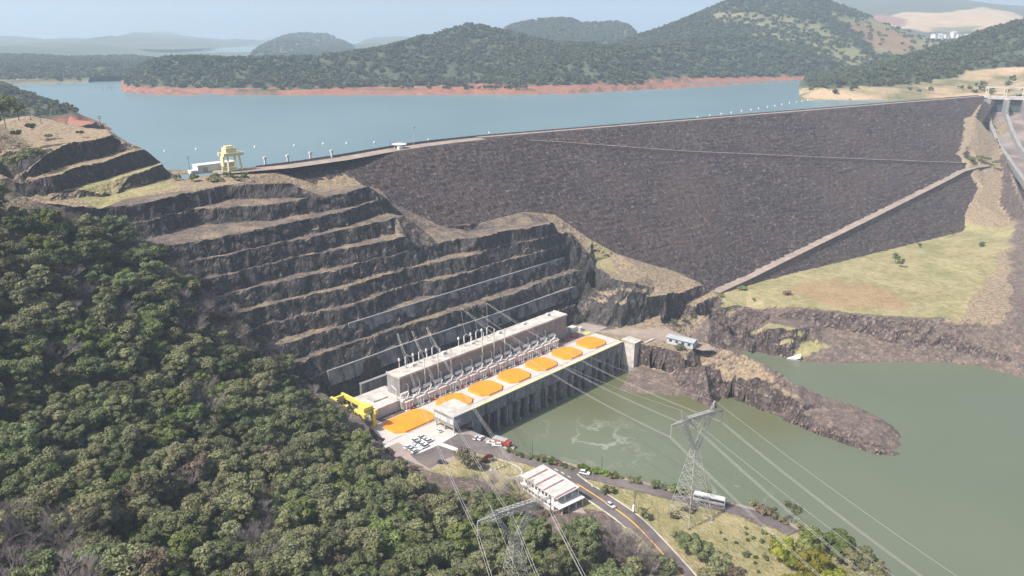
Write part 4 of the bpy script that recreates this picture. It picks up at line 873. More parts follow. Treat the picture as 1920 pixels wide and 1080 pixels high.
# low building and wall on the left
lb_ = empty('erection_bay', (*UV(-169, 23.5), 0), ANG); tag(lb_, 'low white building with a wide stained flat roof at the left end of the deck', 'building')
b = MB(); b.box(1.5, 23, 2.5, 21, -0.5, 5.0); b.build('wall', M['offwhite'], lb_); b = MB(); b.box(1.2, 23.3, 2.2, 21.3, 5.02, 5.5); b.build('roof', M['roof'], lb_)
b = MB(); b.box(7, 15.5, 9, 16, 5.52, 6.2); b.build('roof_hatch', M['concrete_pale'], lb_); b = MB(); b.box(1.42, 1.46, 6, 9.5, 0.2, 3.6); b.build('door', M['grey'], lb_)
pw = empty('side_wall', (*UV(-157, 49.5), 0), ANG); tag(pw, 'plain dark concrete wall panel left of the switchgear building', 'wall'); b = MB(); b.box(0, 20, 0, 1.6, -0.5, 8.2); b.build('panel', M['concrete_dark'], pw); b = MB(); b.box(-.2, 20.2, -0.2, 1.8, 8.22, 8.6); b.build('coping', M['concrete'], pw)
# concrete facings on two of the rock benches
def facing(name, k, u0, u1, h0, h1, label, dv=-0.35):
    us, v = lipv[k]; r = empty(name, (*UV(u0, float(np.interp(u0, us, v))), ZL[k]-h0), 0); tag(r, label, 'wall')
    xs = list(np.arange(u0, u1, 6))+[u1]; mb = MB(); cp = MB(); o_ = np.array([*UV(u0, float(np.interp(u0, us, v))), ZL[k]-h0])
    for a, b_ in zip(xs[:-1], xs[1:]):
        q = []
        for u in (a, b_-0.12):
            vv = float(np.interp(u, us, np.convolve(np.pad(v, 4, 'edge'), np.ones(9)/9, 'valid'))); hh = np.interp(u, [u0, u1], [h0, h1])*(1 if random.random() > 0.0 else .8)
            q.append((vv, hh))
        vs = []
        for u, (vv, hh) in zip((a, b_-0.12), q):
            for dv_, z in ((dv-1.9, ZL[k]-hh-0.6), (dv-0.5, ZL[k]+0.35), (dv+1.2, ZL[k]+0.35), (dv+0.6, ZL[k]-hh-1.5)):
                x, y = UV(u, vv+dv_); vs.append((x-o_[0], y-o_[1], z-o_[2]))
        mb.add(vs, [(0, 4, 5, 1), (1, 5, 6, 2), (2, 6, 7, 3), (0, 1, 2, 3), (7, 6, 5, 4)])
        vs = []
        for u, (vv, hh) in zip((a, b_), q):
            for dv_, z in ((dv-0.75, ZL[k]+0.37), (dv-0.75, ZL[k]+0.8), (dv+0.2, ZL[k]+0.8), (dv+0.2, ZL[k]+0.37)):
                x, y = UV(u, vv+dv_); vs.append((x-o_[0], y-o_[1], z-o_[2]))
        cp.add(vs, [(0, 4, 5, 1), (1, 5, 6, 2), (2, 6, 7, 3), (0, 1, 2, 3), (7, 6, 5, 4)])
    mb.build('facing', M['wallcon'], r); cp.build('coping', M['concrete'], r)
M['wallcon'] = plain('wall_concrete', (0.27, 0.26, 0.25), 0.9, 0.25, 0.18, stain=((0.07, 0.066, 0.068), (1, 1, 0.2), 0.16))
facing('upper_bench_wall', 2, -150, 26, 8.2, 6.5, 'long stained concrete wall along a high bench of the rock cut')
facing('lower_bench_wall', 0, -172, 30, 6.5, 6.5, 'stained concrete wall along the lowest bench, just above the switchgear roof')

# office block on columns
ob = empty('office_block', (*UV(-150, 1), 0), ANG); tag(ob, 'small grey concrete office block on columns with a band of windows, at the deck edge', 'building')
b = MB(); b.box(0, 13, -14, 0, 3.6, 8.9); b.build('wall', M['concrete'], ob)
b = MB(); b.box(-0.4, 13.4, -14.4, 0.4, 8.92, 9.5); b.build('roof', M['concrete_pale'], ob); b = MB(); b.box(-.3, 13.3, -14.3, .3, 3.2, 3.58); b.build('floor_slab', M['concrete'], ob)
for k in range(6):
    w = MB(); y = -13.2+k*2.15; w.box(-0.08, -0.02, y, y+1.8, 5.0, 7.3); w.build('window', M['concrete_pale'] if k in (1, 4) else M['white'], ob)
w = MB(); w.box(1, 4, -14.09, -14.02, 5.4, 7.3); w.build('window', M['bluegrey'], ob)
for x in (0.5, 12.2):
    for y in (-13.5, -7, -0.8):
        c = MB(); c.box(x-.35, x+.35, y-.35, y+.35, -0.3, 3.18); c.build('column', M['concrete_pale'], ob)
b = MB(); b.box(9, 12.5, -13.8, -10, 0, 3.15); b.build('stair_core', M['concrete_dark'], ob)
b = MB(); b.box(13, 18, -13, -1, -6, 0.0); b.box(13, 18, -13.5, -13, -0.3, 1.0); b.build('river_platform', M['concrete'], ob)
# yellow gantry crane in front
gc = empty('yellow_gantry', (*UV(-175, 32), 0), ANG); tag(gc, 'bright yellow travelling gantry with thick box girders beside the low roof', 'gantry crane')
for x in (-3.2, 3.2):
    b = MB(); b.box(x-0.7, x+0.7, -15.0, 13, 8.2, 10.4); b.build('girder', M['yellow'], gc, bevel=0.1)
    for y in (-12, 11):
        b = MB(); b.box(x-0.8, x+0.8, y-0.9, y+0.9, 0.9, 8.0, taper=-0.15); b.build('leg', M['yellow'], gc, bevel=0.08)
for y in (-12, 11):
    b = MB(); b.box(-5.5, 5.5, y-0.7, y+0.7, -0.1+0.4, 1.5); b.build('sill_beam', M['yellow'], gc, bevel=0.08); b = MB(); b.box(-2.3, 2.3, y-0.6, y+0.6, 8.6, 10.2); b.build('end_tie', M['yellow'], gc)
b = MB(); b.box(-2.6, 2.6, -13, -8.5, 10.82, 12.4); b.bar((0, -10, 10.8), (0, -10, 6), 0.25); b.build('trolley', M['yellow'], gc)

# ================================================================ roads, floors and markings
def flat_sheet(name, px, z, mat, zz=0.2, kind='structure'):
    pts = [P(x, y, zz) for x, y in px]; b = MB(); n = len(pts); b.add([(x, y, z) for x, y in pts]+[(x, y, z-0.5) for x, y in pts], [tuple(range(n)), ]+[(i, n+i, n+(i+1) % n, (i+1) % n) for i in range(n)])
    bm = bmesh.new(); o = b.build(name, mat); bm.from_mesh(o.data); bmesh.ops.recalc_face_normals(bm, faces=bm.faces); bm.to_mesh(o.data); bm.free(); return tag(o, kind=kind)
def smooth(px, n=6):
    o = []
    for i in range(len(px)-1):
        p0 = px[max(0, i-1)]; p1 = px[i]; p2 = px[i+1]; p3 = px[min(len(px)-1, i+2)]
        for k in range(n):
            t = k/n; o.append(tuple(0.5*((2*b)+(-a+c)*t+(2*a-5*b+4*c-d)*t*t+(-a+3*b-3*c+d)*t**3) for a, b, c, d in zip(p0, p1, p2, p3)))
    return o+[px[-1]]
def road(name, px, w, mat, z, zz=0.2, off=0.0):
    c = [(*P(x, y, zz), z) for x, y in smooth(px)]; b = MB(); strip3(b, c, w/2+off, w/2-off, 0); o = b.build(name, mat); return tag(o, kind='structure'), c
flat_sheet('forecourt', [(735,800),(700,812),(725,850),(762,862),(806,880),(838,868),(905,850),(960,850),(965,838),(908,818),(865,800),(840,800)], 0.30, M['floor'])
flat_sheet('car_park_asphalt', [(768,852),(786,851),(823,836),(858,815),(880,815),(935,838),(948,848),(910,852),(870,848),(838,860),(806,879),(786,868)], 0.36, M['asphalt'])
flat_sheet('pale_apron', [(735,795),(810,778),(845,803),(856,812),(822,834),(786,848),(760,838),(728,818)], 0.42, M['deck'])
def line(px, w, z, mat='paint', name='road_marking'): return road(name, px, w, M[mat], z)
line([(824,833),(842,839),(861,846)], 2.6, 0.48); line([(786,849),(822,833),(858,812)], 1.3, 0.49); line([(742,809),(775,817),(800,820),(822,833)], 0.7, 0.49)
line([(760,838),(786,849)], 0.5, 0.48)
MAIN = [(900,842),(940,850),(985,860),(1020,871),(1055,888),(1087,912),(1130,939),(1173,969),(1203,996),(1240,1036),(1282,1084),(1300,1110)]
road('main_road', MAIN, 8.6, M['asphalt'], 0.44)
RIV = [(1010,862),(1045,874),(1095,888),(1150,903),(1200,914),(1260,930),(1320,943),(1380,957),(1440,974),(1487,1000)]
road('river_road', RIV, 6.2, M['asphalt'], 0.40)
line([(1082,908),(1130,939),(1173,969),(1203,996),(1240,1036),(1282,1084)], 0.5, 0.47, 'paint_yellow'); 
for a in ((1040,880),(1052,886),(1064,893)): line([a, (a[0]+6, a[1]+3.6)], 0.35, 0.47)
def offs(px, d):
    c = [(*P(x, y, 0.2), 0) for x, y in smooth(px)]; o = []
    for i, p in enumerate(c):
        a = Vector(c[max(0, i-1)]); b = Vector(c[min(len(c)-1, i+1)]); t = (b-a).normalized(); o.append((p[0]-t.y*d, p[1]+t.x*d))
    return o
def edge_line(px, d, w, z0, z1, mat, name, i0=0):
    c = offs(px, d)[i0:]; b = MB(); c1 = [(x, y, z1) for x, y in c]; strip3(b, c1, w/2, w/2, 0)
    c2 = [(x, y, z0) for x, y in c]; n = len(c)
    bb = MB(); vs = b.v; 
    b.add([(x, y, z0) for x, y, _ in vs], [])
    m_ = len(vs)
    for i in range(n-1):
        b.f += [(2*i, 2*i+2, 2*n+2*i+2, 2*n+2*i), (2*i+1, 2*n+2*i+1, 2*n+2*i+3, 2*i+3)]; b.mi += [0, 0]
    return tag(b.build(name, mat), kind='structure')
edge_line(MAIN, 4.6, 0.45, 0.1, 0.56, M['concrete_pale'], 'kerb', 26); edge_line(MAIN, -4.6, 0.45, 0.1, 0.56, M['concrete_pale'], 'kerb', 30)
edge_line(RIV, 3.8, 1.6, 0.1, 0.5, M['track'], 'river_kerb', 0)
road('footpath', [(905,866),(918,880),(932,890),(955,897),(978,906),(1000,925),(1030,948)], 2.0, M['floor'], 0.47)
road('footpath', [(905,866),(930,862),(955,869),(974,879),(978,889),(966,896)], 0.6, M['concrete_pale'], 0.5)
flat_sheet('office_yard', [(960,900),(985,888),(1000,900),(1090,950),(1100,965),(1050,972),(1010,948)], 0.40, M['floor'])
b = MB(); b.add([(*UV(u, v), .2) for u, v in ((-146, 21.6), (0, 21.6), (14, 22), (10, 38), (-18, 38), (-18, 28.1), (-146, 28.1))], [tuple(range(7))]); tag(b.build('transformer_yard', M['floor']), kind='structure')
for v in (23.2, 24.6): b = MB(); b.add([(*UV(u, w_), .24) for u, w_ in ((-146, v), (-12, v), (-12, v+.14), (-146, v+.14))], [(0, 1, 2, 3)]); tag(b.build('yard_rail', M['grey']), kind='structure')
flat_sheet('spit_yard', [(1166,616),(1240,610),(1300,639),(1330,650),(1340,656),(1318,657),(1285,648),(1235,638),(1165,629),(1110,622)], 0.16, M['track'], 0)

# ================================================================ other buildings
def px_box(name, a, b_, c, zt, zb, label, cat):
    """a, b: ends of the long eave, c: far end of the short one, all roof corners in pixels at height zt"""
    A_, B_, C_ = (Vector(P(*p, zt)) for p in (a, b_, c)); Lx = (B_-A_); r = empty(name, (A_.x, A_.y, zb), math.atan2(Lx.y, Lx.x)); t = Lx.normalized(); n = Vector((-t.y, t.x))
    tag(r, label, cat); return r, Lx.length, (C_-B_).dot(n)
r, Lx, Wy = px_box('site_office', (979,891), (1045,934), (1084,915), 7.2, 0.3, 'white two storey office with a white roof crossed by four red strips', 'office building')
b = MB(); b.box(0.4, Lx-2.5, 0.4, Wy-0.4, -0.5, 6.3); b.build('wall', M['white'], r)
b = MB(); b.add([(-.5, -.5, 6.5), (Lx+.3, -.5, 6.5), (Lx+.3, Wy+.5, 6.9), (-.5, Wy+.5, 6.9), (-.5, -.5, 6.8), (Lx+.3, -.5, 6.8), (Lx+.3, Wy+.5, 7.5), (-.5, Wy+.5, 7.5)], [(0, 3, 2, 1), (4, 5, 6, 7), (0, 1, 5, 4), (1, 2, 6, 5), (2, 3, 7, 6), (3, 0, 4, 7)])
rf = b.build('roof', M['roof'], r)
for f in (0.17, 0.42, 0.64, 0.97):
    b = MB(); x = Lx*f; b.add([(x-.45, -.4, 6.83), (x+.45, -.4, 6.83), (x+.45, Wy*0.93, 7.52), (x-.45, Wy*.93, 7.52)], [(0, 1, 2, 3)]); b.build('ridge_strip', M['roof_strip'], rf)
for k in range(8):
    for z in (1.2, 4.2):
        w = MB(); x = 1.6+k*(Lx-5)/8; w.box(x, x+1.2, 0.30, 0.36, z, z+1.3); w.build('window', M['glass'], r)
for k in range(5):
    for z in (1.2, 4.2):
        w = MB(); y = 1.3+k*(Wy-3)/5; w.box(Lx-2.48, Lx-2.42, y, y+1.3, z, z+1.3); w.build('window', M['glass'], r)
b = MB(); b.box(-0.2, Lx+2.6, -1.0, 0.36-.1, 3.3, 3.6); b.box(Lx-2.45, Lx+2.6, 0.3, Wy+1.2, 3.3, 3.6); b.build('canopy', M['white'], r)
for y in (0.5, Wy*.35, Wy*.7, Wy):
    c = MB(); c.box(Lx+2.1, Lx+2.4, y, y+.3, -0.5, 3.28); c.build('column', M['white'], r)
    c = MB(); c.box(Lx-0.4, Lx-.1, y, y+.3, 3.62, 6.5); c.build('column', M['white'], r)
r, Lx, Wy = px_box('spit_house', (1249.5,629.5), (1300,641.5), (1310,635), 4.6, 0.15, 'small pale house with a grey-blue roof on the flat rock spit', 'house')
Wy = max(Wy, 5.5)
b = MB(); b.box(0.2, Lx-.2, 0.2, Wy-.2, -.4, 3.7); b.build('wall', M['bluegrey'], r); b = MB(); b.add([(-.4, -.6, 3.7), (Lx+.4, -.6, 3.7), (Lx+.4, Wy/2, 4.8), (-.4, Wy/2, 4.8), (Lx+.4, Wy+.6, 3.7), (-.4, Wy+.6, 3.7)], [(0, 1, 2, 3), (3, 2, 4, 5), (0, 5, 4, 1), (0, 3, 5), (1, 4, 2)]); b.build('roof', plain('house_roof', (0.36, 0.37, 0.38), 0.6, 0.1, 0.4), r)
for k in range(4):
    w = MB(); x = 2+k*Lx/4.4; w.box(x, x+1.7, 0.1, 0.16, 1.3, 2.7); w.build('window', M['glass'], r)
w = MB(); w.box(Lx-.18, Lx-.12, 2, 4.2, 0.1, 2.8); w.build('door', M['white'], r)
r = tag(empty('field_cabin', (*P(1475, 553, 3), 3.0), 0.2), 'small dark wooden cabin standing alone on the grass below the dam', 'cabin')
b = MB(); b.box(-2.3, 2.3, -1.5, 1.5, -0.5, 2.2); b.build('wall', M['rust'], r); b = MB(); b.add([(-2.7, -1.9, 2.2), (2.7, -1.9, 2.2), (2.7, 0, 3.2), (-2.7, 0, 3.2), (2.7, 1.9, 2.2), (-2.7, 1.9, 2.2)], [(0, 1, 2, 3), (3, 2, 4, 5), (0, 3, 5), (1, 4, 2), (0, 5, 4, 1)]); b.build('roof', M['bark'], r)
b = MB(); b.box(-.5, .5, -1.56, -1.52, 0, 1.9); b.build('door', M['dark'], r)
p0 = P(1478, 672, -17.5); p1 = P(1502, 664, -13.5)
r = tag(empty('boat_ramp', (*p0, -18), math.atan2(p1[1]-p0[1], p1[0]-p0[0])), 'narrow white concrete boat ramp running into the river on the far bank', 'ramp')
ln = math.hypot(p1[0]-p0[0], p1[1]-p0[1]); b = MB(); b.add([(-2, -1.3, -.6), (ln, -1.3, 4.4), (ln, 1.3, 4.4), (-2, 1.3, -.6), (-2, -1.3, -1.6), (ln, -1.3, 2), (ln, 1.3, 2), (-2, 1.3, -1.6)], [(0, 1, 2, 3), (4, 5, 1, 0), (3, 2, 6, 7), (1, 5, 6, 2), (0, 3, 7, 4)]); b.build('slab', M['paint'], r)
b = MB(); b.box(-1, ln, -1.6, -1.35, -1, 0.9); b.build('side_kerb', M['concrete'], r)
# ================================================================ crest: intake gantry, building, posts, floats
def px3(x, y, z): return (*P(x, y, z), z)
ig = empty('intake_gantry', px3(436, 321, 100.6), ANG-math.pi/2*0); tag(ig, 'tall cream gantry crane on splayed legs at the lake intake', 'gantry crane')
for sx in (-5, 5):
    for sy in (-4, 4):
        b = MB(); b.bar((sx*1.05, sy*1.15, 0), (sx*.85, sy*.85, 10.8), 0.75, 4, 0.75); b.build('leg', M['pale_yellow'], ig)
b = MB(); b.box(-7.6, 7.6, -4.6, -2.6, 10.5, 12.6); b.box(-7.6, 7.6, 2.6, 4.6, 10.5, 12.6); b.box(-6.2, -4.2, -2.6, 2.6, 10.5, 12.3); b.box(4.2, 6.2, -2.6, 2.6, 10.5, 12.3); b.build('girder', M['pale_yellow'], ig, bevel=0.1)
b = MB(); b.box(-5, 3.0, -3.2, 3.2, 12.62, 15.8); b.box(-4, 1.5, -2, 2, 15.8, 17); b.build('winch_house', M['pale_yellow'], ig, bevel=0.15); b = MB(); b.box(-5, 5, -4.9, -4.0, 1.2, 2.1); b.box(-5, 5, 4.0, 4.9, 1.2, 2.1); b.build('sill_beam', M['pale_yellow'], ig)
b = MB(); b.box(-7.2, -6.2, -2, 2, 4, 10.5); b.build('ladder_cage', M['pale_yellow'], ig); ig.scale = (.84, .84, .9)
sb = empty('intake_store', px3(372, 325, 100.4), ANG); tag(sb, 'long white storehouse beside the cream gantry crane', 'building'); b = MB(); b.box(0, 24, 0, 7, -.5, 4.2); b.build('wall', M['white'], sb); b = MB(); b.box(-.3, 24.3, -.3, 7.3, 4.22, 4.6); b.build('roof', M['white'], sb); b = MB(); b.box(3, 6, -.06, -.02, 0, 3); b.build('door', M['grey'], sb); b = MB(); b.box(-4, -.3, 0.5, 5, -.5, 1.8); b.build('ramp_block', M['white'], sb)
for k, (x, y) in enumerate([(497.5, 309), (540, 305), (582.5, 299), (622.5, 295)]):
    r = empty('intake_post', px3(x, y, 101), ANG); tag(r, 'white capped concrete post on the crest, %s from the cream gantry' % ords[k], 'post', 'posts along the crest'); b = MB(); b.box(-.55, .55, -.55, .55, -.5, 3.9); b.build('shaft', M['offwhite'], r); b = MB(); b.box(-.95, .95, -.95, .95, 3.92, 4.9); b.build('cap', M['offwhite'], r)
b = MB()
cpts = [px3(470, 317, 101), px3(540, 309, 101), px3(640, 294, 101), px3(740, 276.5, 101), px3(800, 268.5, 101), px3(860, 260.5, 101), px3(900, 257, 101)]
cr = MB(); strip3(cr, [(x, y, 100.95) for x, y, z in [px3(400,324,101), px3(470,319,101), px3(540,313,101), px3(640,299,101), px3(740,281,101), px3(800,272,101), px3(860,264.5,101), px3(905,260,101)]], 8, 5.5, 0.14); tag(cr.build('crest_yard', M['track']), kind='structure')
c_ = [(K[0]-N[0]*4.2+D[0]*s_, K[1]-N[1]*4.2+D[1]*s_, CREST) for s_ in np.linspace(20, dl-4, 30)]; cr = MB(); strip3(cr, c_, 3.4, 3.4, 0.14); tag(cr.build('crest_road', M['track']), kind='structure')
pr = empty('crest_parapet', c_[0], 0); tag(pr, 'low dark parapet along the lake side of the dam crest', 'parapet')
b = MB()
wl = [(K[0]-N[0]*8.6+D[0]*s_, K[1]-N[1]*8.6+D[1]*s_, CREST) for s_ in np.linspace(0, dl-4, 40)]
wl = [(x, y, z) for x, y, z in [px3(480, 314, 101), px3(560, 304, 101), px3(640, 291.5, 101), px3(740, 274.5, 101), px3(800, 266, 101)]]+wl[1:]
for a, c in zip(wl[:-1], wl[1:]):
    a = Vector(a)-Vector(c_[0]); c = Vector(c)-Vector(c_[0]); t = (c-a).normalized(); n = Vector((-t.y, t.x, 0))*.3
    b.add([a-n-Vector((0, 0, 8)), c-n-Vector((0, 0, 8)), c+n-Vector((0, 0, 8)), a+n-Vector((0, 0, 8)), a-n+Vector((0, 0, 1.1)), c-n+Vector((0, 0, 1.1)), c+n+Vector((0, 0, 1.1)), a+n+Vector((0, 0, 1.1))], [(0, 1, 5, 4), (3, 7, 6, 2), (4, 5, 6, 7)])
b.build('wall', M['concrete_dark'], pr)
sh = empty('lookout_shelter', px3(749, 278, 101), ANG); tag(sh, 'round white flat-roofed lookout shelter on the dam crest', 'shelter')
b = MB(); b.lathe([(5.2, 2.6), (5.4, 3.0), (3, 3.5), (0.1, 3.7)], n=20); b.build('roof', M['white'], sh); b = MB()
for a in range(6): b.bar((3.8*math.cos(a), 3.8*math.sin(a), -.5), (3.8*math.cos(a), 3.8*math.sin(a), 2.7), .15, 6)
b.build('column', M['white'], sh); b = MB(); b.box(-4.5, -1, -5.5, -3, -.3, 2.0); b.build('kiosk', M['white'], sh)
def pole(name, x, y, z, h_, label, cat='pole', arm=False, mat='offwhite', rr=0.14, group=None, flag=False):
    r = empty(name, px3(x, y, z), ANG); tag(r, label, cat, group); b = MB(); b.bar((0, 0, -.5), (0, 0, h_), rr, 7, rr*.6); b.build('shaft', M[mat], r)
    if arm: b = MB(); b.bar((-1.4, 0, h_-.6), (1.4, 0, h_-.6), rr*.7); b.bar((-1.1, 0, h_-1.6), (1.1, 0, h_-1.6), rr*.6); b.build('crossarm', M[mat], r)
    elif not flag: b = MB(); b.box(-.5, .5, -.5, .5, -.3, .25); b.build('footing', M['concrete_pale'], r)
    if flag: b = MB(); b.add([(0.1, 0, h_-1.8), (1.9, .25, h_-2.0), (1.8, .1, h_-.5), (.1, 0, h_-.3), (0.1, .06, h_-1.8), (1.9, .31, h_-2.0), (1.8, .16, h_-.5), (.1, .06, h_-.3)], [(0, 1, 2, 3), (7, 6, 5, 4), (0, 4, 5, 1), (2, 6, 7, 3), (1, 5, 6, 2)]); b.build('flag', M['white'], r)
    return r
pole('flagpole', 776, 270, 101, 13, 'tall thin flagpole with a small pale flag on the dam crest', 'flagpole', flag=True, rr=.16)
pole('light_pole', 732, 281, 101, 6, 'short dark pole beside the round lookout shelter', mat='dark')
pole('utility_pole', 356, 322, 100, 9.5, 'dark wooden utility pole beside the long white storehouse', arm=True, mat='bark')
pole('utility_pole', 190, 246, 125, 9, 'dark utility pole on top of the upper left rock cut', arm=True, mat='bark', rr=.18)
pole('utility_pole', 58, 224, 134, 9, 'left one of two thin poles on the dry grass hill', mat='bark'); pole('utility_pole', 77, 230, 133, 8, 'right one of two thin poles on the dry grass hill', mat='bark')
for k, (x, y) in enumerate([(921, 882), (928.5, 880.5), (936, 877), (943, 873.5)]):
    pole('flagpole', x, y, 0.4, (6.2, 6.4, 6.8, 7.4)[k], 'white flagpole on the small lawn, %s from the left' % ords[k], 'flagpole', group='flagpoles on the small lawn', rr=.12)
pole('street_pole', 998, 856, 0.3, 7.5, 'thin dark pole among the hedge, upstream one by the river', mat='dark', rr=.13); pole('street_pole', 1128, 885, 0.3, 7.5, 'thin dark pole behind the white car by the river', mat='dark', rr=.13)
pole('street_pole', 1111, 912, 0.3, 6.5, 'thin pale pole between the two roads', mat='grey', rr=.11)
r = pole('transformer_pole', 1189, 962, 0.3, 9, 'stout pole with a white box on the grass near the main road', mat='bark', arm=True, rr=.2); b = MB(); b.box(-.9, -.2, -.4, .4, 1.2, 3.8); b.build('cabinet', M['white'], r)
BUO = [(309, 285), (368, 281), (478, 277), (552, 274), (606, 271), (650, 270), (702, 268), (803, 263), (852, 260), (917, 250), (1308, 220.5), (1331, 217), (1352, 214), (1371, 211.5), (1390, 209), (1408, 206.5), (1422, 204), (1439, 201.5), (1453, 199), (1466, 196.5), (1480, 194), (1493, 191.8), (1504, 190), (1514, 188.3)]
for k, (x, y) in enumerate(BUO):
    p = P(x, y, 90); o = MB().lathe([(0.1, -0.3), (1.0, 0), (1.1, .5), (.9, 1.1), (0.35, 1.5), (0.3, 2.1), (.05, 2.2)], n=10).build('buoy', M['white'], None, smooth=True); o.location = (*p, 90); o.scale = (.8, .8, .8)
    tag(o, ('white float on the lake, %s counted from the left' % ords[k]), 'buoy', 'white floats along the dam')

# ================================================================ spillway
SPD = Vector((-0.35, -0.937, 0)); SPQ = Vector((0.937, -0.35, 0)); SO = Vector((*P(1850, 180, 101), 0))
sw = empty('spillway', (SO.x, SO.y, 0), math.atan2(SPQ.y, SPQ.x)); tag(sw, 'concrete spillway with tall gate piers and steep chutes at the right edge', 'spillway')
# local x = across (to the right), local y = upstream
prof = [(6, 82), (-2, 84.5), (-30, 79), (-70, 66), (-130, 52), (-270, 36), (-330, 26), (-420, 8), (-470, -4)]
BAY = 21.0
for k in range(6):
    x0 = k*BAY
    b = MB(); vs = []
    for y, z in prof: vs += [(x0+2.0, y, z-3), (x0+BAY-2.0, y, z-3)]
    b.add(vs, [(2*i, 2*i+2, 2*i+3, 2*i+1) for i in range(len(prof)-1)]); b.build('chute', M['chute'] if 'chute' in M else M.setdefault('chute', plain('chute_floor', (0.16, 0.125, 0.115), 0.9, 0.2, 0.05, stain=((0.26, 0.22, 0.2), (1, 1, 1), 0.03))), sw)
for k in range(7):
    x0 = k*BAY
    b = MB(); b.box(x0-2.0, x0+2.0, -24, 12, 60, 97.5, taper=0.0); b.box(x0-2.4, x0+2.4, -14, -8, 90, 97); b.box(x0-1.6, x0+1.6, -30, -24, 60, 84); b.build('pier', M['concrete'], sw)
    b = MB(); vs = []
    for y, z in prof[2:]: vs += [(x0-1.9, y, z-4), (x0-1.9, y, z+2.4), (x0+1.9, y, z+2.4), (x0+1.9, y, z-4)]
    n = len(prof[2:]); b.add(vs, [(4*i+j, 4*i+j+1, 4*i+5+j, 4*i+4+j) for i in range(n-1) for j in range(3)]); b.build('divide_wall', M['concrete'], sw)
    b = MB(); b.box(x0-.5, x0+.5, -6, -5, 101.2, 111.5); b.box(x0-.5, x0+.5, 7, 8, 101.2, 111.5); b.box(x0-.4, x0+.4, -5, 7, 110.4, 111.4); b.build('frame_post', M['cream'], sw)
for k in range(6):
    b = MB(); b.box(k*BAY+2.05, (k+1)*BAY-2.05, -3, -2, 82, 97.4)
    for q in range(5): b.box(k*BAY+2.4+q*3.9, k*BAY+2.8+q*3.9, -3.5, -3, 82, 97)
    b.build('gate', plain('gate_steel', (0.07, 0.08, 0.10), 0.6, 0.15, 0.5) if k == 0 else bpy.data.materials['gate_steel'], sw)
b = MB(); b.box(-4, 6*BAY+4, -8, 9, 97.6, 101.1); b.build('bridge_deck', M['concrete_pale'], sw)
b = MB(); b.box(-1, 6*BAY+1, -6, -5, 111.6, 112.8); b.box(-1, 6*BAY+1, 7, 8, 111.6, 112.8); b.build('crane_beam', M['concrete_pale'], sw)
b = MB(); b.box(-6.5, -2.1, -22, 14, 60, 97.5); b.build('abutment', M['concrete'], sw)

# ================================================================ vehicles
def make_car(label, paint, L=4.3, Wd=1.78, Hh=1.45, cab=(-1.5, 1.0), suv=False):
    r = empty('parked_car', (0, 0, 0)); tag(r, label, 'car'); h = Hh
    pr_ = [(-L/2, .35), (-L/2+.03, .8), (-L/2+.25, .92 if not suv else 1.05), (cab[0], .95 if not suv else 1.05), (cab[1], .93), (L/2-.25, .8), (L/2, .62), (L/2-.02, .3)]
    b = MB(); w = Wd/2; n = len(pr_); b.add([(x, -w, z) for x, z in pr_]+[(x, w, z) for x, z in pr_], [tuple(range(n)), tuple(range(n, 2*n))[::-1]]+[(i, n+i, n+(i+1) % n, (i+1) % n) for i in range(n)])
    x0 = -L/2+.15 if suv else cab[0]-.45; x1 = cab[1]; x2, x3 = x0+.35, x1-.75
    b.add([(x2, -w+.25, h), (x3, -w+.25, h), (x3, w-.25, h), (x2, w-.25, h), (x2+.05, -w+.27, h-.07), (x3-.05, -w+.27, h-.07), (x3-.05, w-.27, h-.07), (x2+.05, w-.27, h-.07)], [(0, 1, 2, 3), (0, 4, 5, 1), (2, 6, 7, 3), (1, 5, 6, 2), (3, 7, 4, 0)]); b.build('body', M[paint], r, bevel=0.05)
    b = MB(); b.add([(x0, -w+.08, .93), (x1, -w+.08, .93), (x1, w-.08, .93), (x0, w-.08, .93), (x2, -w+.24, h-.03), (x3, -w+.24, h-.03), (x3, w-.24, h-.03), (x2, w-.24, h-.03)], [(0, 1, 5, 4), (1, 2, 6, 5), (2, 3, 7, 6), (3, 0, 4, 7)]); b.build('windows', M['glass'], r)
    for sx in (-L*.31, L*.31):
        for sy in (-1, 1):
            t = MB(); t.bar((sx, sy*(w-.2), .32), (sx, sy*(w+.01), .32), .32, 14); o = t.build('wheel', M['tyre'], r); t = MB(); t.bar((sx, sy*(w+.0), .32), (sx, sy*(w+.03), .32), .19, 10); t.build('rim', M['steel'], o)
    for sy in (-1, 1):
        t = MB(); t.box(L/2-.1, L/2+.01, sy*(w-.35)-.17, sy*(w-.35)+.17, .58, .72); t.build('headlight', M['white'], r)
    return r
cw = make_car('white saloon car', 'car_white'); cs_ = make_car('silver saloon car', 'car_silver'); cb = make_car('black saloon car', 'car_black'); csuv = make_car('white estate car', 'car_white', 4.6, 1.85, 1.7, suv=True)
used = set()
def put_car(proto, x, y, rz, label, group=None, z=0.45, zz=0.3):
    o = proto if proto.name not in used else copy_tree(proto); used.add(o.name); used.add(proto.name)
    o.location = (*P(x, y, zz), z); o.rotation_euler = (0, 0, rz); o['label'] = label
    if group: o['group'] = group
    elif 'group' in o.keys(): del o['group']
    return o
lot = []
for row in range(3):
    for col in range(4):
        lot.append((row, col))
base = uv(P(774, 836, .4)); gl = 'cars in the small white car park'
rn = ['row nearest the forest', 'middle row', 'row nearest the office block']; cn = ['lowest', 'second lowest', 'second highest', 'highest']
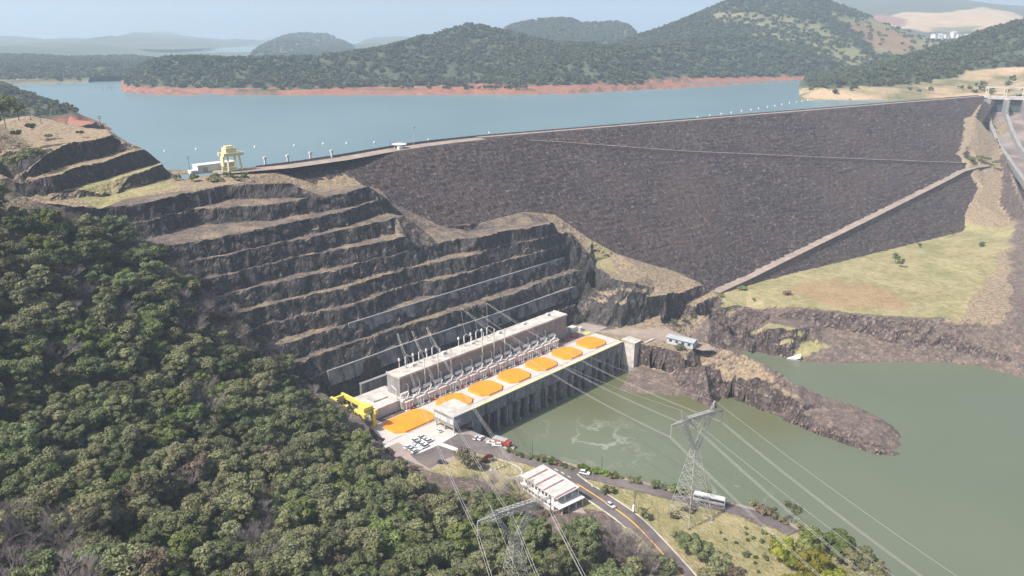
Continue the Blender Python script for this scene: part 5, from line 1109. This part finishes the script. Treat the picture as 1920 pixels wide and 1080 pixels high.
for row, col in lot:
    if (row, col) in ((0, 3), (2, 0)): continue
    u = base[0]+row*5.2+random.uniform(-.25, .25)-2.5; v = base[1]-2.3-(3-col)*2.55+4.8; p = UV(u, v)
    pr_ = (cw, csuv, cw, cs_)[(row*5+col*3) % 4]; o = pr_ if pr_.name not in used else copy_tree(pr_); used.add(pr_.name)
    o.location = (*p, 0.52); o.rotation_euler = (0, 0, ANG+math.pi*(row % 2)+random.uniform(-.06, .06)); o['label'] = ('silver' if pr_ is cs_ else 'white')+' car in the white car park, %s, place %s' % (rn[row], cn[col]); o['group'] = gl
put_car(cw, 822, 809, ANG+1.45, 'white car parked beneath the grey office block')
put_car(cs_, 893, 823, ANG+.25, 'silver car on the forecourt, left of a parked pair', 'pair of cars on the forecourt'); put_car(cw, 902, 823.5, ANG+.25, 'white car on the forecourt, right of a parked pair', 'pair of cars on the forecourt')
put_car(cw, 921, 832, ANG+2.2, 'white car just left of the red truck', 'cars by the red truck'); put_car(csuv, 932, 836.5, ANG+2.2, 'white car in front of the red truck', 'cars by the red truck')
put_car(cb, 829, 869, -0.1, 'black car parked at the corner of the lawn below the asphalt')
put_car(csuv, 1096, 889, -0.35, 'white estate car on the river road beside the bright hedge')
put_car(cs_, 1145, 950, -0.95, 'silver car on the main road near the trees', z=0.5)
tk = empty('fire_truck', (*P(939, 832, .3), 0.4), -0.55); tag(tk, 'red truck with a dark grey canopy parked by the river wall', 'truck')
b = MB(); b.box(-3.6, 3.4, -1.4, 1.4, .55, 2.4); b.box(3.45, 5.2, -1.3, 1.3, .55, 2.3); b.build('body', M['car_red'], tk, bevel=.08); b = MB(); b.box(-3.7, 3.2, -1.6, 1.6, 2.42, 2.7); b.build('canopy', M['grey'], tk); b = MB(); b.box(4.0, 5.23, -1.15, 1.15, 1.45, 2.1); b.build('windscreen', M['glass'], tk)
for sx in (-2.6, -1.4, 4.2):
    for sy in (-1, 1): t = MB(); t.bar((sx, sy*1.05, .5), (sx, sy*1.42, .5), .5, 14); t.build('wheel', M['tyre'], tk)
bp0, bp1 = P(1303, 937, .3), P(1357, 949, .3)
bs_ = empty('coach', ((bp0[0]+bp1[0])/2, (bp0[1]+bp1[1])/2, 0.42), math.atan2(bp1[1]-bp0[1], bp1[0]-bp0[0])); tag(bs_, 'silver and white coach parked on the river road behind the pylon', 'coach')
b = MB(); b.box(-6.3, 6.3, -1.25, 1.25, .45, 3.3); b.build('body', M['car_silver'], bs_, bevel=.16); b = MB(); b.box(-6.0, 5.9, -1.1, 1.1, 3.31, 3.45); b.box(-2, .5, -.7, .7, 3.45, 3.65); b.build('roof', M['car_white'], bs_, bevel=.05)
b = MB(); b.box(-6.0, 6.0, -1.28, -1.255, 1.75, 2.75); b.box(-6.0, 6.0, 1.255, 1.28, 1.75, 2.75); b.box(6.31, 6.33, -1.1, 1.1, 1.2, 2.9); b.box(-6.33, -6.31, -1.0, 1.0, 1.6, 2.8); b.build('windows', M['glass'], bs_)
b = MB(); b.box(-5.8, 5.8, -1.275, -1.255, .8, 1.15); b.box(-5.8, 5.8, 1.255, 1.275, .8, 1.15); b.build('side_stripe', M['grey'], bs_)
for sx in (-3.9, -2.7, 4.1):
    for sy in (-1, 1): t = MB(); t.bar((sx, sy*.95, .5), (sx, sy*1.27, .5), .5, 14); o = t.build('wheel', M['tyre'], bs_); t = MB(); t.bar((sx, sy*1.27, .5), (sx, sy*1.29, .5), .25, 10); t.build('rim', M['steel'], o)

# ================================================================ pylons and lines
def lattice(mb, c0, c1, n, r):
    """four chords from square c0 to square c1 with X braces"""
    for i in range(4): mb.bar(c0[i], c1[i], r*1.5, 4)
    lv = [[Vector(c0[i]).lerp(Vector(c1[i]), 1-(1-k/n)**1.25 if n > 3 else k/n) for i in range(4)] for k in range(n+1)]
    for k in range(n):
        for i in range(4):
            j = (i+1) % 4; mb.bar(lv[k][i], lv[k+1][j], r, 3); mb.bar(lv[k][j], lv[k+1][i], r, 3)
            if k: mb.bar(lv[k][i], lv[k][j], r*.8, 3)
def sq(cx, cy, z, hx, hy): return [(cx-hx, cy-hy, z), (cx+hx, cy-hy, z), (cx+hx, cy+hy, z), (cx-hx, cy+hy, z)]
def pylon(x, y, z, Ht, rz, label, bw=5.8, k=1.0, th=1.0):
    r = empty('pylon', (x, y, z), rz); tag(r, label, 'pylon', 'lattice pylons'); w = Ht*0.62
    for i, (sx, sy) in enumerate(((-1, -1), (1, -1), (1, 1), (-1, 1))):
        f = MB(); f.bar((sx*bw, sy*bw, -4), (sx*bw, sy*bw, .4), .5, 8); f.build('footing', M['concrete'], r)
    m = MB(); lattice(m, sq(0, 0, 0, bw, bw), sq(0, 0, w, 1.25*k, 1.25*k), 9, .085*th); m.build('body', M['steel'], r)
    zb = Ht*.88; ins = []
    for s in (-1, 1):
        m = MB(); lattice(m, sq(s*.7*k, 0, w, .6, 1.0), sq(s*6.3*k, 0, zb, .75, .8), 5, .07*th); lattice(m, sq(s*6.3*k, 0, zb, .75, .8), sq(s*8.2*k, 0, Ht, .12, .12), 3, .06*th); m.build('fork', M['steel'], r)
        m = MB(); lattice(m, [(s*6.3*k, -.8, zb-.6), (s*6.3*k, .8, zb-.6), (s*6.3*k, .8, zb+1.6), (s*6.3*k, -.8, zb+1.6)], [(s*12.6*k, -.1, zb+.6), (s*12.6*k, .1, zb+.6), (s*12.6*k, .1, zb+.9), (s*12.6*k, -.1, zb+.9)], 4, .065*th); m.build('arm', M['steel'], r)
    m = MB(); lattice(m, [(-6.3*k, -.8, zb), (-6.3*k, .8, zb), (-6.3*k, .8, zb+2), (-6.3*k, -.8, zb+2)], [(6.3*k, -.8, zb), (6.3*k, .8, zb), (6.3*k, .8, zb+2), (6.3*k, -.8, zb+2)], 8, .09); m.build('beam', M['steel'], r)
    pts_ = []
    for px_, top, bot in ((-12.5*k, zb+.7, zb-4.2), (0, zb, zb-4.0), (12.5*k, zb+.7, zb-4.2)):
        m = MB()
        if px_: m.lathe([(.14 if q % 2 else .26, bot+(top-bot)*q/14) for q in range(15)], px_, 0, 7)
        else:
            for s in (-1, 1): m.bar((s*3.6, 0, zb), (0, 0, bot), .16, 6)
        m.build('insulator', M['grey'], r); pts_.append(Vector((x, y, z))+Matrix.Rotation(rz, 3, 'Z') @ Vector((px_, 0, bot)))
    pk = [Vector((x, y, z))+Matrix.Rotation(rz, 3, 'Z') @ Vector((s*8.2*k, 0, Ht)) for s in (-1, 1)]
    return pts_, pk
t2 = P(1293, 968, 0.3); a_, b_ = P(1247, 795, 42), P(1336, 768, 42); t2p, t2k = pylon(t2[0], t2[1], 0.4, 47.5, math.atan2(b_[1]-a_[1], b_[0]-a_[0]), 'tall lattice pylon standing on the river lawn beside the coach', 6.0)
t1 = (1.0, 214.0); z1_ = float(zat(*t1)); t1p, t1k = pylon(t1[0], t1[1], z1_, 43-z1_, math.atan2(P(1058, 955, 38)[1]-P(898, 1010, 38)[1], P(1058, 955, 38)[0]-P(898, 1010, 38)[0]), 'lattice pylon rising from the forest at the bottom edge', 4.4, 1.05, 0.75)
def cable(p, q, sag, n=22):
    p = Vector(p); q = Vector(q); return [p.lerp(q, i/n)-Vector((0, 0, 4*sag*(i/n)*(1-i/n))) for i in range(n+1)]
def wires(runs, label, name='power_line', twin=True, rr=0.055, group='power lines'):
    r0 = Vector(runs[0][0]); b = MB()
    for k, (p, q, sag) in enumerate(runs):
        c = cable(p, q, sag); d = (Vector(q)-Vector(p)); n = Vector((-d.y, d.x, 0)).normalized()*.38
        for o_ in ((n, -n) if twin else (Vector(),)):
            for a, e in zip(c[:-1], c[1:]): b.bar(a+o_-r0, e+o_-r0, rr, 3)
        if twin:
            for q_ in range(2, 21, 3): b.bar(c[q_]+n-r0, c[q_]-n-r0, rr*.8, 3)
    o = b.build(name, M['wire']); o.location = r0; tag(o, label, 'power line', group); return o
AN2 = [px3(864, 577, 27), px3(889, 581, 20), px3(912, 568, 27)]
AN1 = [px3(745, 625, 27), px3(773, 621, 26), px3(800, 614, 27)]
far2 = [P(1400, 1150, 10), P(1760, 1170, 18), P(1810, 1140, 18)]
ends2 = [(130, 190, 30), (165, 215, 30), (195, 235, 30)]
def beyond(a, m, f=1.25, dz=0): a = Vector(a); m = Vector(m); e = m+(m-a)*f; e.z = m.z+dz; return e
nm = ['left', 'middle', 'right']
for i in range(3):
    wires([(AN2[i], t2p[i], 5), (t2p[i], beyond(AN2[i], t2p[i], 1.3, -12), 9)], '%s conductor passing through the tall pylon by the river' % nm[i])
    wires([(AN1[i], t1p[i], 6), (t1p[i], beyond(AN1[i], t1p[i], 1.0, -4), 7)], '%s conductor passing through the pylon in the forest' % nm[i])
for i in (0, 1):
    wires([(AN2[i*2], t2k[i], 5), (t2k[i], beyond(AN2[i*2], t2k[i], 1.3, -10), 7)], 'thin %s ground wire over the tall pylon by the river' % ('left', 'right')[i], twin=False, rr=.045)
    wires([(AN1[i*2], t1k[i], 5), (t1k[i], beyond(AN1[i*2], t1k[i], 1.0, -4), 5)], 'thin %s ground wire over the forest pylon' % ('left', 'right')[i], twin=False, rr=.035)
# droppers from the bench anchors to the roof bushings
dr = 0
for A3, us_ in ((AN1, (-133.5, -124.5, -115.5)), (AN2, (-92.5, -83.5, -75.0))):
    for i in range(3):
        p = A3[i]; q = (*UV(us_[i]-5.2, 34.8), 23.4); wires([(p, q, 1.5)], '%s dropper from the rock bench to the %s bushing trio' % (nm[i], 'left' if A3 is AN1 else 'right'), 'dropper', twin=False, rr=.05, group='droppers')

# ================================================================ trees
KINDS = [('leaf_dark', 'dark green'), ('leaf_olive', 'olive green'), ('leaf_bright', 'bright green'), ('leaf_brown', 'dry brownish')]
PR = {}
for ki, (mn, _) in enumerate(KINDS):
    for s in range(3):
        R_ = (5.6, 4.8, 6.2)[s]; Hh = (9.5, 11, 8)[s]; nq = (2600, 2400, 3000)[s]
        V, Fq, lob = crown_geo(R_, Hh, (40, 34, 48)[s], int(nq*1.7) if mn != 'leaf_brown' else nq, 11+ki*7+s, leaf=0.27, base=3.0, lr0=0.13)
        cr_ = proto_mesh('crown', V, Fq, M[mn]); tb = limb_geo(MB(), lob, 9, 0.32, s).build('trunk', M['bark']); COL.objects.unlink(tb); PR[(ki, s)] = (cr_, tb)
for s in range(2):
    ob_ = bare_geo(5, 11, 5+s).build('branches', M['twig']); COL.objects.unlink(ob_); tb = MB().bar((0, 0, -2), (0, 0, 4), .34, 7, .26).build('trunk', M['bark']); COL.objects.unlink(tb); PR[(4, s)] = (ob_, tb); PR[(4, 2)] = PR[(4, 0)]
FP = [(-300,300),(0,395),(70,420),(150,436),(225,446),(280,474),(335,520),(395,562),(450,612),(520,680),(575,745),(635,800),(690,855),(725,900),(790,940),(870,952),(950,962),(1000,1000),(1060,1022),(1110,1018),(1165,1018),(1200,1050),(1240,1095),(1290,1180),(1300,1400),(-900,1500),(-900,300)]
cand = []
for iy in np.arange(60, 480, 6.7):
    for ix in np.arange(-330, 110, 6.7):
        x = ix+random.uniform(-2.6, 2.6)+(3.2 if int(iy/6.7) % 2 else 0); y = iy+random.uniform(-2.6, 2.6); z = float(zat(x, y))
        if z < -1: continue
        px, py, zc = proj(x, y, z)
        if zc < 40 or not (-140 < px < 1500) or py > 1420: continue
        if not inpoly(np.array([px]), np.array([py]), FP)[0]: continue
        if math.hypot(x-t1[0], y-t1[1]) < 5: continue
        cand.append((x, y, z, px, py, zc))
cand.sort(key=lambda c: c[5])
def kindof(x, y, px, py):
    n = float(fbm(np.array(x*0.03), np.array(y*0.03+40), 3)); r = random.random()
    if (py > 985 and (px < 180 or 420 < px < 520 or px > 1130) and r < .5) or (390 < px+60 and abs((py-430)-(px-240)*1.0) < 60 and 250 < px < 520 and r < .55) or r < .035: return 4
    if r < .10: return 2 if n > -.1 else 3
    if n > .10: return 0 if r < .75 else 1
    if n > 0.0: return 2 if r < .45 else 0
    if n > -.12: return 1 if r < .7 else 0
    return 1 if r < .82 else 3
names = ['dark green forest tree', 'olive green forest tree', 'bright green forest tree', 'dry brownish forest tree', 'bare grey forest tree']; LB = {}
vis = [c for c in cand if -60 < c[3] < 1400 and c[4] < 1180]
ind = vis[:290]; rest = cand[:]; ids = set(id(c) for c in ind)
def place(c, s=1.0, name='forest_tree', label=None, group=None):
    x, y, z, px, py, zc = c; k = kindof(x, y, px, py) if len(c) < 7 else c[6]; v = random.randrange(3)
    return x, y, z, k, v
for c in ind:
    x, y, z, k, v = place(c); px, py = c[3], c[4]
    hz_ = 'far left' if px < 160 else 'left' if px < 330 else 'left of centre' if px < 520 else 'central' if px < 700 else 'right of centre' if px < 860 else 'around the pylon' if px < 1060 else 'right end'
    vz_ = 'bottom edge' if py > 1060 else 'lowest rows' if py > 960 else 'lower slope' if py > 860 else 'middle slope' if py > 740 else 'upper slope'
    zone = 'on %s, %s' % (vz_, hz_); shp = ('rounded ', 'tall ', 'broad ')[v]+('small ' if False else '')
    r = empty('forest_tree', (x, y, z-0.4), random.uniform(0, 6.28)); s = random.choice((.62, .75, .9, 1.0, 1.12, 1.3))*random.uniform(.93, 1.07); r.scale = (s, s, s*random.uniform(.85, 1.1)); tag(r, shp+('large ' if s > 1.15 else 'small ' if s < .84 else '')+names[k]+' '+zone, 'tree', names[k]+'s '+zone); LB.setdefault(r['label'], []).append((px, r))
    for o in PR[(k, v)]:
        q = o.copy(); q.parent = r; COL.objects.link(q)
rest = [c for c in cand if id(c) not in ids]
for lb, l in LB.items():
    if len(l) < 2: continue
    l.sort(key=lambda a: a[0]); w_ = {2: ('left of two', 'right of two'), 3: ('leftmost of three', 'middle of three', 'rightmost of three'), 4: ('leftmost of four', 'second of four', 'third of four', 'rightmost of four')}.get(len(l))
    for i, (_, r) in enumerate(l): r['label'] = lb+', '+(w_[i] if w_ else '%s from left' % (ords+['last']*9)[i])
fullp = []
for (k, v), (a, t) in PR.items():
    if (k, v) == (4, 2): continue
    fullp.append((k, v, a))
C_N = proto_coll('near_crowns', [a for _, _, a in fullp])
order = sorted(range(len(fullp)), key=lambda i: fullp[i][2].name); inv_ = {(fullp[i][0], fullp[i][1]): j for j, i in enumerate(order)}
idx = [];
for c in rest:
    x, y, z, k, v = place(c); idx.append(inv_[(k, v if (k, v) != (4, 2) else 0)])
scatter('hillside_woods', [(c[0], c[1], c[2]-.5) for c in rest], rng.uniform(.65, 1.25, len(rest)), C_N, 'mixed green forest behind the nearer trees of the hillside', 'forest', 14, rots=np.array(idx))
def ghit(x, y):                     # where the line of sight meets the ground
    r = ray(x, y); t = 60.0
    while t < 1200:
        if H+r[2]*t < float(zat(r[0]*t, r[1]*t)): break
        t += 1.0
    return r[0]*t, r[1]*t, H+r[2]*t
for i, (x, y, s, lb) in enumerate([(228,452,1.0,'beside the top rock bench, uppermost one'),(262,468,.9,'below the top rock bench at its left end'),(318,545,1.25,'against the rock benches, tall upper one'),(338,590,1.3,'against the rock benches, tall lower one'),(300,575,1.0,'left of the tall pair against the rock benches'),(378,610,1.0,'right of the tall pair against the rock benches'),(445,660,1.15,'at the middle rock benches, pale and wide'),(420,640,.9,'just left of the pale wide one at the middle benches'),(905,930,1.0,'behind the forest pylon near the lawn'),(925,945,1.1,'between the lawn and the forest pylon'),(975,945,1.0,'left of the white office building'),(1160,1040,1.0,'beside the main road near the bottom'),(1185,1062,1.1,'beside the main road at the bottom edge')]):
    g_ = ghit(x, y); r = empty('bare_tree', (g_[0], g_[1], g_[2]-.4), i*1.3); r.scale = (s, s, s); tag(r, 'bare grey twiggy tree '+lb, 'tree', 'bare trees at the edge of the forest')
    for o in PR[(4, i % 2)]: q = o.copy(); q.parent = r; COL.objects.link(q)
# bushes at ground level under the trees
sp = []
for _ in range(5200):
    x = random.uniform(-330, 100); y = random.uniform(80, 470); z = float(zat(x, y)); 
    if z < 0: continue
    px, py, zc = proj(x, y, z)
    if inpoly(np.array([px]), np.array([py+4]), FP)[0] and -100 < px < 1500 and py < 1300: sp.append((x, y, z-1.2))
C_S = []
for i, mn in enumerate(('leaf_dark', 'leaf_olive', 'leaf_brown', 'leaf_olive', 'leaf_bright')):
    V, Fq, _ = crown_geo(2.6, 3.6, 10, 420, 300+i, leaf=0.34); C_S.append(proto_mesh('bush_proto', V, Fq, M[mn]))
C_S = proto_coll('bush_protos', C_S)
scatter('forest_undergrowth', sp, rng.uniform(.6, 1.5, len(sp)), C_S, 'low tangled bushes between the forest trees', 'undergrowth', 5)
# single bushes and trees in the open
def bush(x, y, z, R_, Hh, mat, label, name='bush', n=900, group=None, cat='bush', trunk=False, seed=None):
    V, Fq, lob = crown_geo(R_, Hh, max(5, int(R_*3)), n, (seed or int(x*7+y)), leaf=0.3 if R_ < 3.5 else 0.36, base=0.0 if not trunk else Hh*.25)
    p = P(x, y, z) if z is not None else (x, y)
    zz = z if z is not None else float(zat(*p)); r = empty(name, (*p, zz-.15)); tag(r, label, cat, group)
    mesh_np('crown', V, Fq, M[mat], r); (limb_geo(MB(), lob, Hh, .22, 3) if trunk else MB().bar((0, 0, -1), (0, 0, Hh*.5), .12, 5, .05)).build('trunk', M['bark'], r); return r
G = lambda *a, **k: bush(*a, **k)
G(1678, 494, 3, 3.6, 7, 'leaf_dark', 'tall dark double-crowned tree, left part, on the grass below the dam', 'tree', 1500, cat='tree', trunk=True); G(1688, 501, 3, 3.4, 6.5, 'leaf_dark', 'dark tree touching the tall one, lower right, on the grass', 'tree', 1300, cat='tree', trunk=True, seed=5)
G(1841, 467, 4, 3.3, 5.5, 'leaf_dark', 'rounded dark tree beside the stone line on the far grass', 'tree', 1200, cat='tree', trunk=True); G(1724, 464, 3, 2.0, 3.6, 'leaf_dark', 'small dark tree near the toe of the dam', 'tree', 700, cat='tree', trunk=True); G(1784, 440, 3, 2.4, 4.6, 'leaf_bright', 'light green tree at the corner of the dam toe', 'tree', 900, cat='tree', trunk=True)
G(1352, 556, 5, 2.6, 2.4, 'leaf_dark', 'dark low bush beside the access road'); G(1414, 562, 3.4, 1.2, 1.2, 'leaf_olive', 'tiny round bush alone on the grass'); G(1391, 542, 3.8, 4.2, 2.0, 'leaf_olive', 'wide dry grey-green bush at the foot of the dam')
for i, (x, y, R_, Hh, lb) in enumerate([(332, 337, 2.8, 3.2, 'leftmost'), (362, 339, 3.9, 4.2, 'second from left'), (405, 333, 3.2, 3.0, 'third from left'), (425, 331, 3.0, 3.4, 'fourth from left'), (440, 336, 2.4, 2.6, 'fifth from left'), (458, 337, 3.5, 4.6, 'rightmost and tallest')]):
    G(x, y, 100.2, R_, Hh, 'leaf_dark', 'round dark bush below the cream gantry, %s' % lb, group='bushes below the cream gantry')
G(402, 340, 100.1, 5.5, 1.8, 'leaf_olive', 'wide low grey-green bush below the cream gantry')
G(870, 872, .4, 5.2, 6.5, 'leaf_brown', 'reddish brown sparse tree on the lawn corner by the forecourt', 'tree', 1300, cat='tree', trunk=True); G(888, 880, .4, 4.2, 6.0, 'leaf_brown', 'brown half-bare tree right beside the lawn path', 'tree', 900, cat='tree', trunk=True, seed=9)
G(912, 862, .4, 3.0, 3.0, 'leaf_red', 'dark red shrub at the upper edge of the small lawn') if 'leaf_red' in M else None
M['leaf_red'] = leafmat('leaf_red', (0.10, 0.02, 0.02), (0.17, 0.045, 0.045), (0.26, 0.08, 0.07)); G(912, 864, .4, 3.0, 3.2, 'leaf_red', 'dark red shrub at the upper edge of the small lawn')
for i, (x, y, z, R_) in enumerate([(668,792,9,3.6),(690,815,6,3.2),(655,775,12,3.4),(708,838,3,3.0),(728,852,1.5,2.6),(748,868,.6,2.6),(640,758,13,3.0),(775,884,.6,2.4),(700,862,4,3.4),(722,880,3,3)]):
    G(x, y, None if False else max(z-3, .3), R_, R_*1.1, 'leaf_brown', 'dry brown bush on the bank beside the yellow gantry, %s in the row' % ords[i], 'bush', 650, group='dry bushes beside the gantry')
# hedge along the river
hx = [(955,846,2.0,'leaf_dark'),(968,850,2.0,'leaf_dark'),(981,854,2.0,'leaf_dark'),(994,858,2.1,'leaf_dark'),(1007,861,2.3,'leaf_dark'),(1020,862,2.6,'leaf_olive'),(1033,868,3.0,'leaf_bright'),(1046,870,2.2,'leaf_brown'),(1058,874,1.8,'leaf_dark'),(1070,877,1.6,'leaf_olive'),(1092,879,2.6,'leaf_yellowg'),(1104,882,2.6,'leaf_yellowg'),(1117,884,2.4,'leaf_yellowg'),(1132,889,2.2,'leaf_yellowg'),(1148,892,2.7,'leaf_bright'),(1160,894,2.0,'leaf_bright'),(1182,900,2.3,'leaf_olive'),(1196,903,2.6,'leaf_olive'),(1228,911,2.9,'leaf_dark'),(1243,914,2.4,'leaf_olive'),(1266,919,3.0,'leaf_bright'),(1278,922,2.4,'leaf_bright'),(1300,926,2.4,'leaf_olive'),(1322,930,2.6,'leaf_bright')]
M['leaf_yellowg'] = leafmat('leaf_yellowgreen', (0.08, 0.13, 0.02), (0.15, 0.22, 0.03), (0.26, 0.32, 0.06))
cnm = {'leaf_dark': 'dark green', 'leaf_olive': 'grey green', 'leaf_bright': 'bright green', 'leaf_brown': 'brownish', 'leaf_yellowg': 'yellow green'}
for i, (x, y, R_, m_) in enumerate(hx): G(x, y+2, .2, R_, R_*1.05, m_, '%s hedge bush, %s from the red truck along the river road' % (cnm[m_], ords[i]), 'hedge_bush', 600, group='hedge bushes along the river road')
for i, (x, y, R_, Hh, m_, lb) in enumerate([(1412,952,3.0,3.5,'leaf_olive','grey green bush on the bank, first beyond the coach'),(1432,962,3.2,3.5,'leaf_brown','dry bush on the bank, between the coach and the dark tree'),(1448,968,2.8,3.5,'leaf_olive','small olive bush on the bank just left of the dark tree'),(1484,975,3.6,6.5,'leaf_dark','dark round tree on the river bank past the bend'),(1500,990,3.2,3.2,'leaf_olive','olive bush below the dark river bank tree'),(1512,1004,3.0,3.0,'leaf_brown','brown bush at the end of the river road'),(1468,980,2.2,2.2,'leaf_brown','low dry bush beside the end of the river road'),
    (1137,922,3.4,3.4,'leaf_olive','round olive bush between the two roads'),(1207,972,3.2,4.2,'leaf_olive','olive tree beside the pole with the white box'),(1268,1010,3.2,3.2,'leaf_olive','olive bush at the left of the lower lawn'),(1285,1032,4.6,6.5,'leaf_dark','dark rounded tree at the lower lawn edge, upper one'),(1312,1050,5.0,7.5,'leaf_dark','large dark rounded tree at the lower lawn edge, lower one'),(1350,1078,5.0,7,'leaf_olive','olive tree at the bottom edge of the lower lawn'),(1290,957,3.0,2.6,'leaf_brown','dry brown bush growing inside the pylon legs'),(1266,968,2.2,1.8,'leaf_brown','small dry bush at the left pylon leg'),(1385,1100,4.2,6,'leaf_brown','brown grey tree cut by the bottom edge'),(1330,1105,5,7,'leaf_olive','olive tree cut by the bottom edge below the lawn'),(1246,1075,4.4,6,'leaf_olive','olive tree on the right verge of the main road at the bottom'),
    (1003,955,2.4,3.0,'leaf_olive','olive bush beside the white office wall, left one'),(1022,968,3.0,2.6,'leaf_brown','dry bush beside the white office wall, right one'),(1395,1040,1.8,1.8,'leaf_dark','small dark bush on the lower lawn')]):
    G(x, y, .3, R_, Hh, m_, lb, 'bush' if Hh < 5 else 'tree', int(350*R_), cat='bush' if Hh < 5 else 'tree', trunk=Hh >= 5)
for i, (x, y, R_) in enumerate([(1431,1000,1.2),(1446,1007,1.2),(1428,1017,1.1),(1398,1002,.8),(1412,1008,.7),(1401,1013,.6),(1444,1035,1.1),(1436,1048,1.5),(1416,1046,.8),(1415,1056,.5),(1380,1018,.6),(1360,1012,.6),(1422,1073,.6),(1350,998,.5),(1397,990,.7)]):
    G(x, y, .25, R_, R_*1.3, 'leaf_dark', '%s dark shrub on the lower lawn at its %s, %s in the scatter' % ('small' if R_ > .9 else 'tiny', 'upper end' if y < 1010 else 'lower end', ords[i]), 'shrub', 220, group='shrubs on the lower lawn')
for i, (x, y, R_, Hh, m_, lb) in enumerate([(1470,1058,5.8,11,'leaf_yellow','yellow green bamboo clump, leftmost'),(1520,1040,6.4,12,'leaf_bright','bright green bamboo clump behind the yellow ones'),(1520,1080,6.8,12,'leaf_yellow','big yellow green bamboo clump in the middle'),(1570,1045,6.2,11,'leaf_bright','green bamboo clump next to the water'),(1605,1068,6.2,10,'leaf_olive','olive bamboo clump toward the right'),(1560,1105,5,8,'leaf_yellow','yellow green bamboo clump cut by the bottom edge'),(1640,1085,5.4,8,'leaf_olive','rightmost olive bush at the bottom edge by the water'),(1480,1110,5,8,'leaf_yellow','lower left yellow bamboo clump cut by the bottom edge')]):
    G(x, y, .2, R_, Hh, m_, lb, 'bamboo_clump', 4200, cat='bamboo', group='bamboo clumps at the river corner')
for i, (x, y, z, R_, m_, lb) in enumerate([(1275,655,.2,3.6,'leaf_olive','dry green bush in front of the small spit house'),(1262,603,1,2.2,'leaf_dark','green bush at the channel head, left'),(1280,598,1.2,2.8,'leaf_olive','olive bush at the channel head, middle'),(1298,592,2,2.6,'leaf_dark','dark bush at the channel head, right'),(1232,592,.8,1.6,'leaf_bright','bright green weed patch under the dark cliff'),(1222,595,.6,1.4,'leaf_bright','second green weed patch under the dark cliff'),(1345,585,3,1.5,'leaf_olive','small bush at the rim of the channel')]):
    G(x, y, z, R_, R_*.9, m_, lb, 'bush', 500)
# upper left: scrub on the dry hill, palms and dark trees at the left edge
for i, (x, y, z, R_, Hh, m_, lb) in enumerate([(10,235,134,7,14,'leaf_dark','tall dark tree at the left edge above the grass hill'),(35,222,135,4,7,'leaf_dark','second dark tree at the left edge of the grass hill'),(-15,260,130,7,13,'leaf_dark','dark tree cut by the left edge'),(62,292,125.5,6,3.2,'leaf_olive','wide olive bush on the dry hill above the rock cut'),(40,300,124,5,3,'leaf_olive','left olive bush on the dry hill'),(10,310,122,6,3.5,'leaf_dark','dark bush at the left edge of the dry hill'),(90,258,127,2.6,1.8,'leaf_olive','small bush at the middle of the dry hill'),(150,250,126.5,2.4,1.6,'leaf_olive','small bush near the utility pole'),(60,240,132,3.4,2.2,'leaf_dark','dark bush below the two thin poles'),(30,252,131,3.2,1.8,'leaf_olive','olive bush below the dark trees')]):
    G(x, y, z, R_, Hh, m_, lb, 'bush' if Hh < 5 else 'tree', int(300*R_), cat='bush' if Hh < 5 else 'tree', trunk=Hh > 5)
for i, (x, y, lb) in enumerate([(20, 395, 'left'), (45, 405, 'right')]):
    z = 100; r = empty('palm_tree', px3(x, y, z)); tag(r, 'feathery palm at the foot of the upper rock cut, %s one' % lb, 'palm tree', 'palms by the upper cut'); MB().bar((0, 0, -12), (0.3, 0, 8), .22, 7, .16).build('trunk', M['bark'], r)
    b = MB()
    for q in range(22):
        a = q*2.4; el = random.uniform(-.2, .9); pts_ = [Vector((.3, 0, 8))+Vector((math.cos(a)*t*3.2, math.sin(a)*t*3.2, el*2.6*t-1.9*t*t)) for t in (0, .35, .7, 1.05)]; n = Vector((-math.sin(a), math.cos(a), 0))*.42
        for s0, s1, w0, w1 in zip(pts_[:-1], pts_[1:], (.3, 1, .8), (1, .8, .1)): b.add([s0-n*w0, s1-n*w1, s1+n*w1, s0+n*w0], [(0, 1, 2, 3)])
    b.build('fronds', M['leaf_olive'], r)
# spillway strip bushes, red scrub by the chute
for i, (x, y, z, R_, lb) in enumerate([(1822,300,47,5,'dark green bush left of the spillway, upper left one'),(1838,298,48,5.5,'dark green bush left of the spillway, middle one'),(1852,300,47,4.5,'dark green bush left of the spillway, right one'),(1828,309,43,3,'small dark bush on the crest of the access road'),(1866,306,45,4,'grey green bush against the spillway wall')]):
    G(x, y, z, R_, R_*.7, 'leaf_dark', lb, 'bush', 700)
# dead trees by the drowned headland
b = MB()
for k in range(12):
    x, y = random.uniform(190, 232), random.uniform(165, 171); p = P(x, y, 90); o = MB().bar((0, 0, -1), (random.uniform(-.5, .5), 0, random.uniform(3, 7)), .28, 5, .1).build('dead_trunk', M['bark']); o.location = (*p, 90); tag(o, 'bare drowned trunk in the lake off the wooded point', 'dead tree', 'drowned trunks')
# town far away
for k in range(6):
    x = 1752+k*12+random.uniform(-2, 2); p = PD(x, 63+random.uniform(-3, 4), 2980); r = empty('town_house', (p[0], p[1], p[2]-6), random.uniform(0, 1)); tag(r, 'distant pale town building on the hill, %s from the left' % ords[k], 'building', 'distant town buildings')
    w = random.uniform(12, 22); h_ = random.uniform(3, 5); MB().box(-w/2, w/2, -8, 8, -14, h_).build('wall', M['white'], r); MB().add([(-w/2-1, -9, h_), (w/2+1, -9, h_), (w/2+1, 0, h_+4), (-w/2-1, 0, h_+4), (w/2+1, 9, h_), (-w/2-1, 9, h_)], [(0, 1, 2, 3), (3, 2, 4, 5), (0, 3, 5), (1, 4, 2)]).build('roof', M['offwhite'] if k % 2 else M['rust'], r)
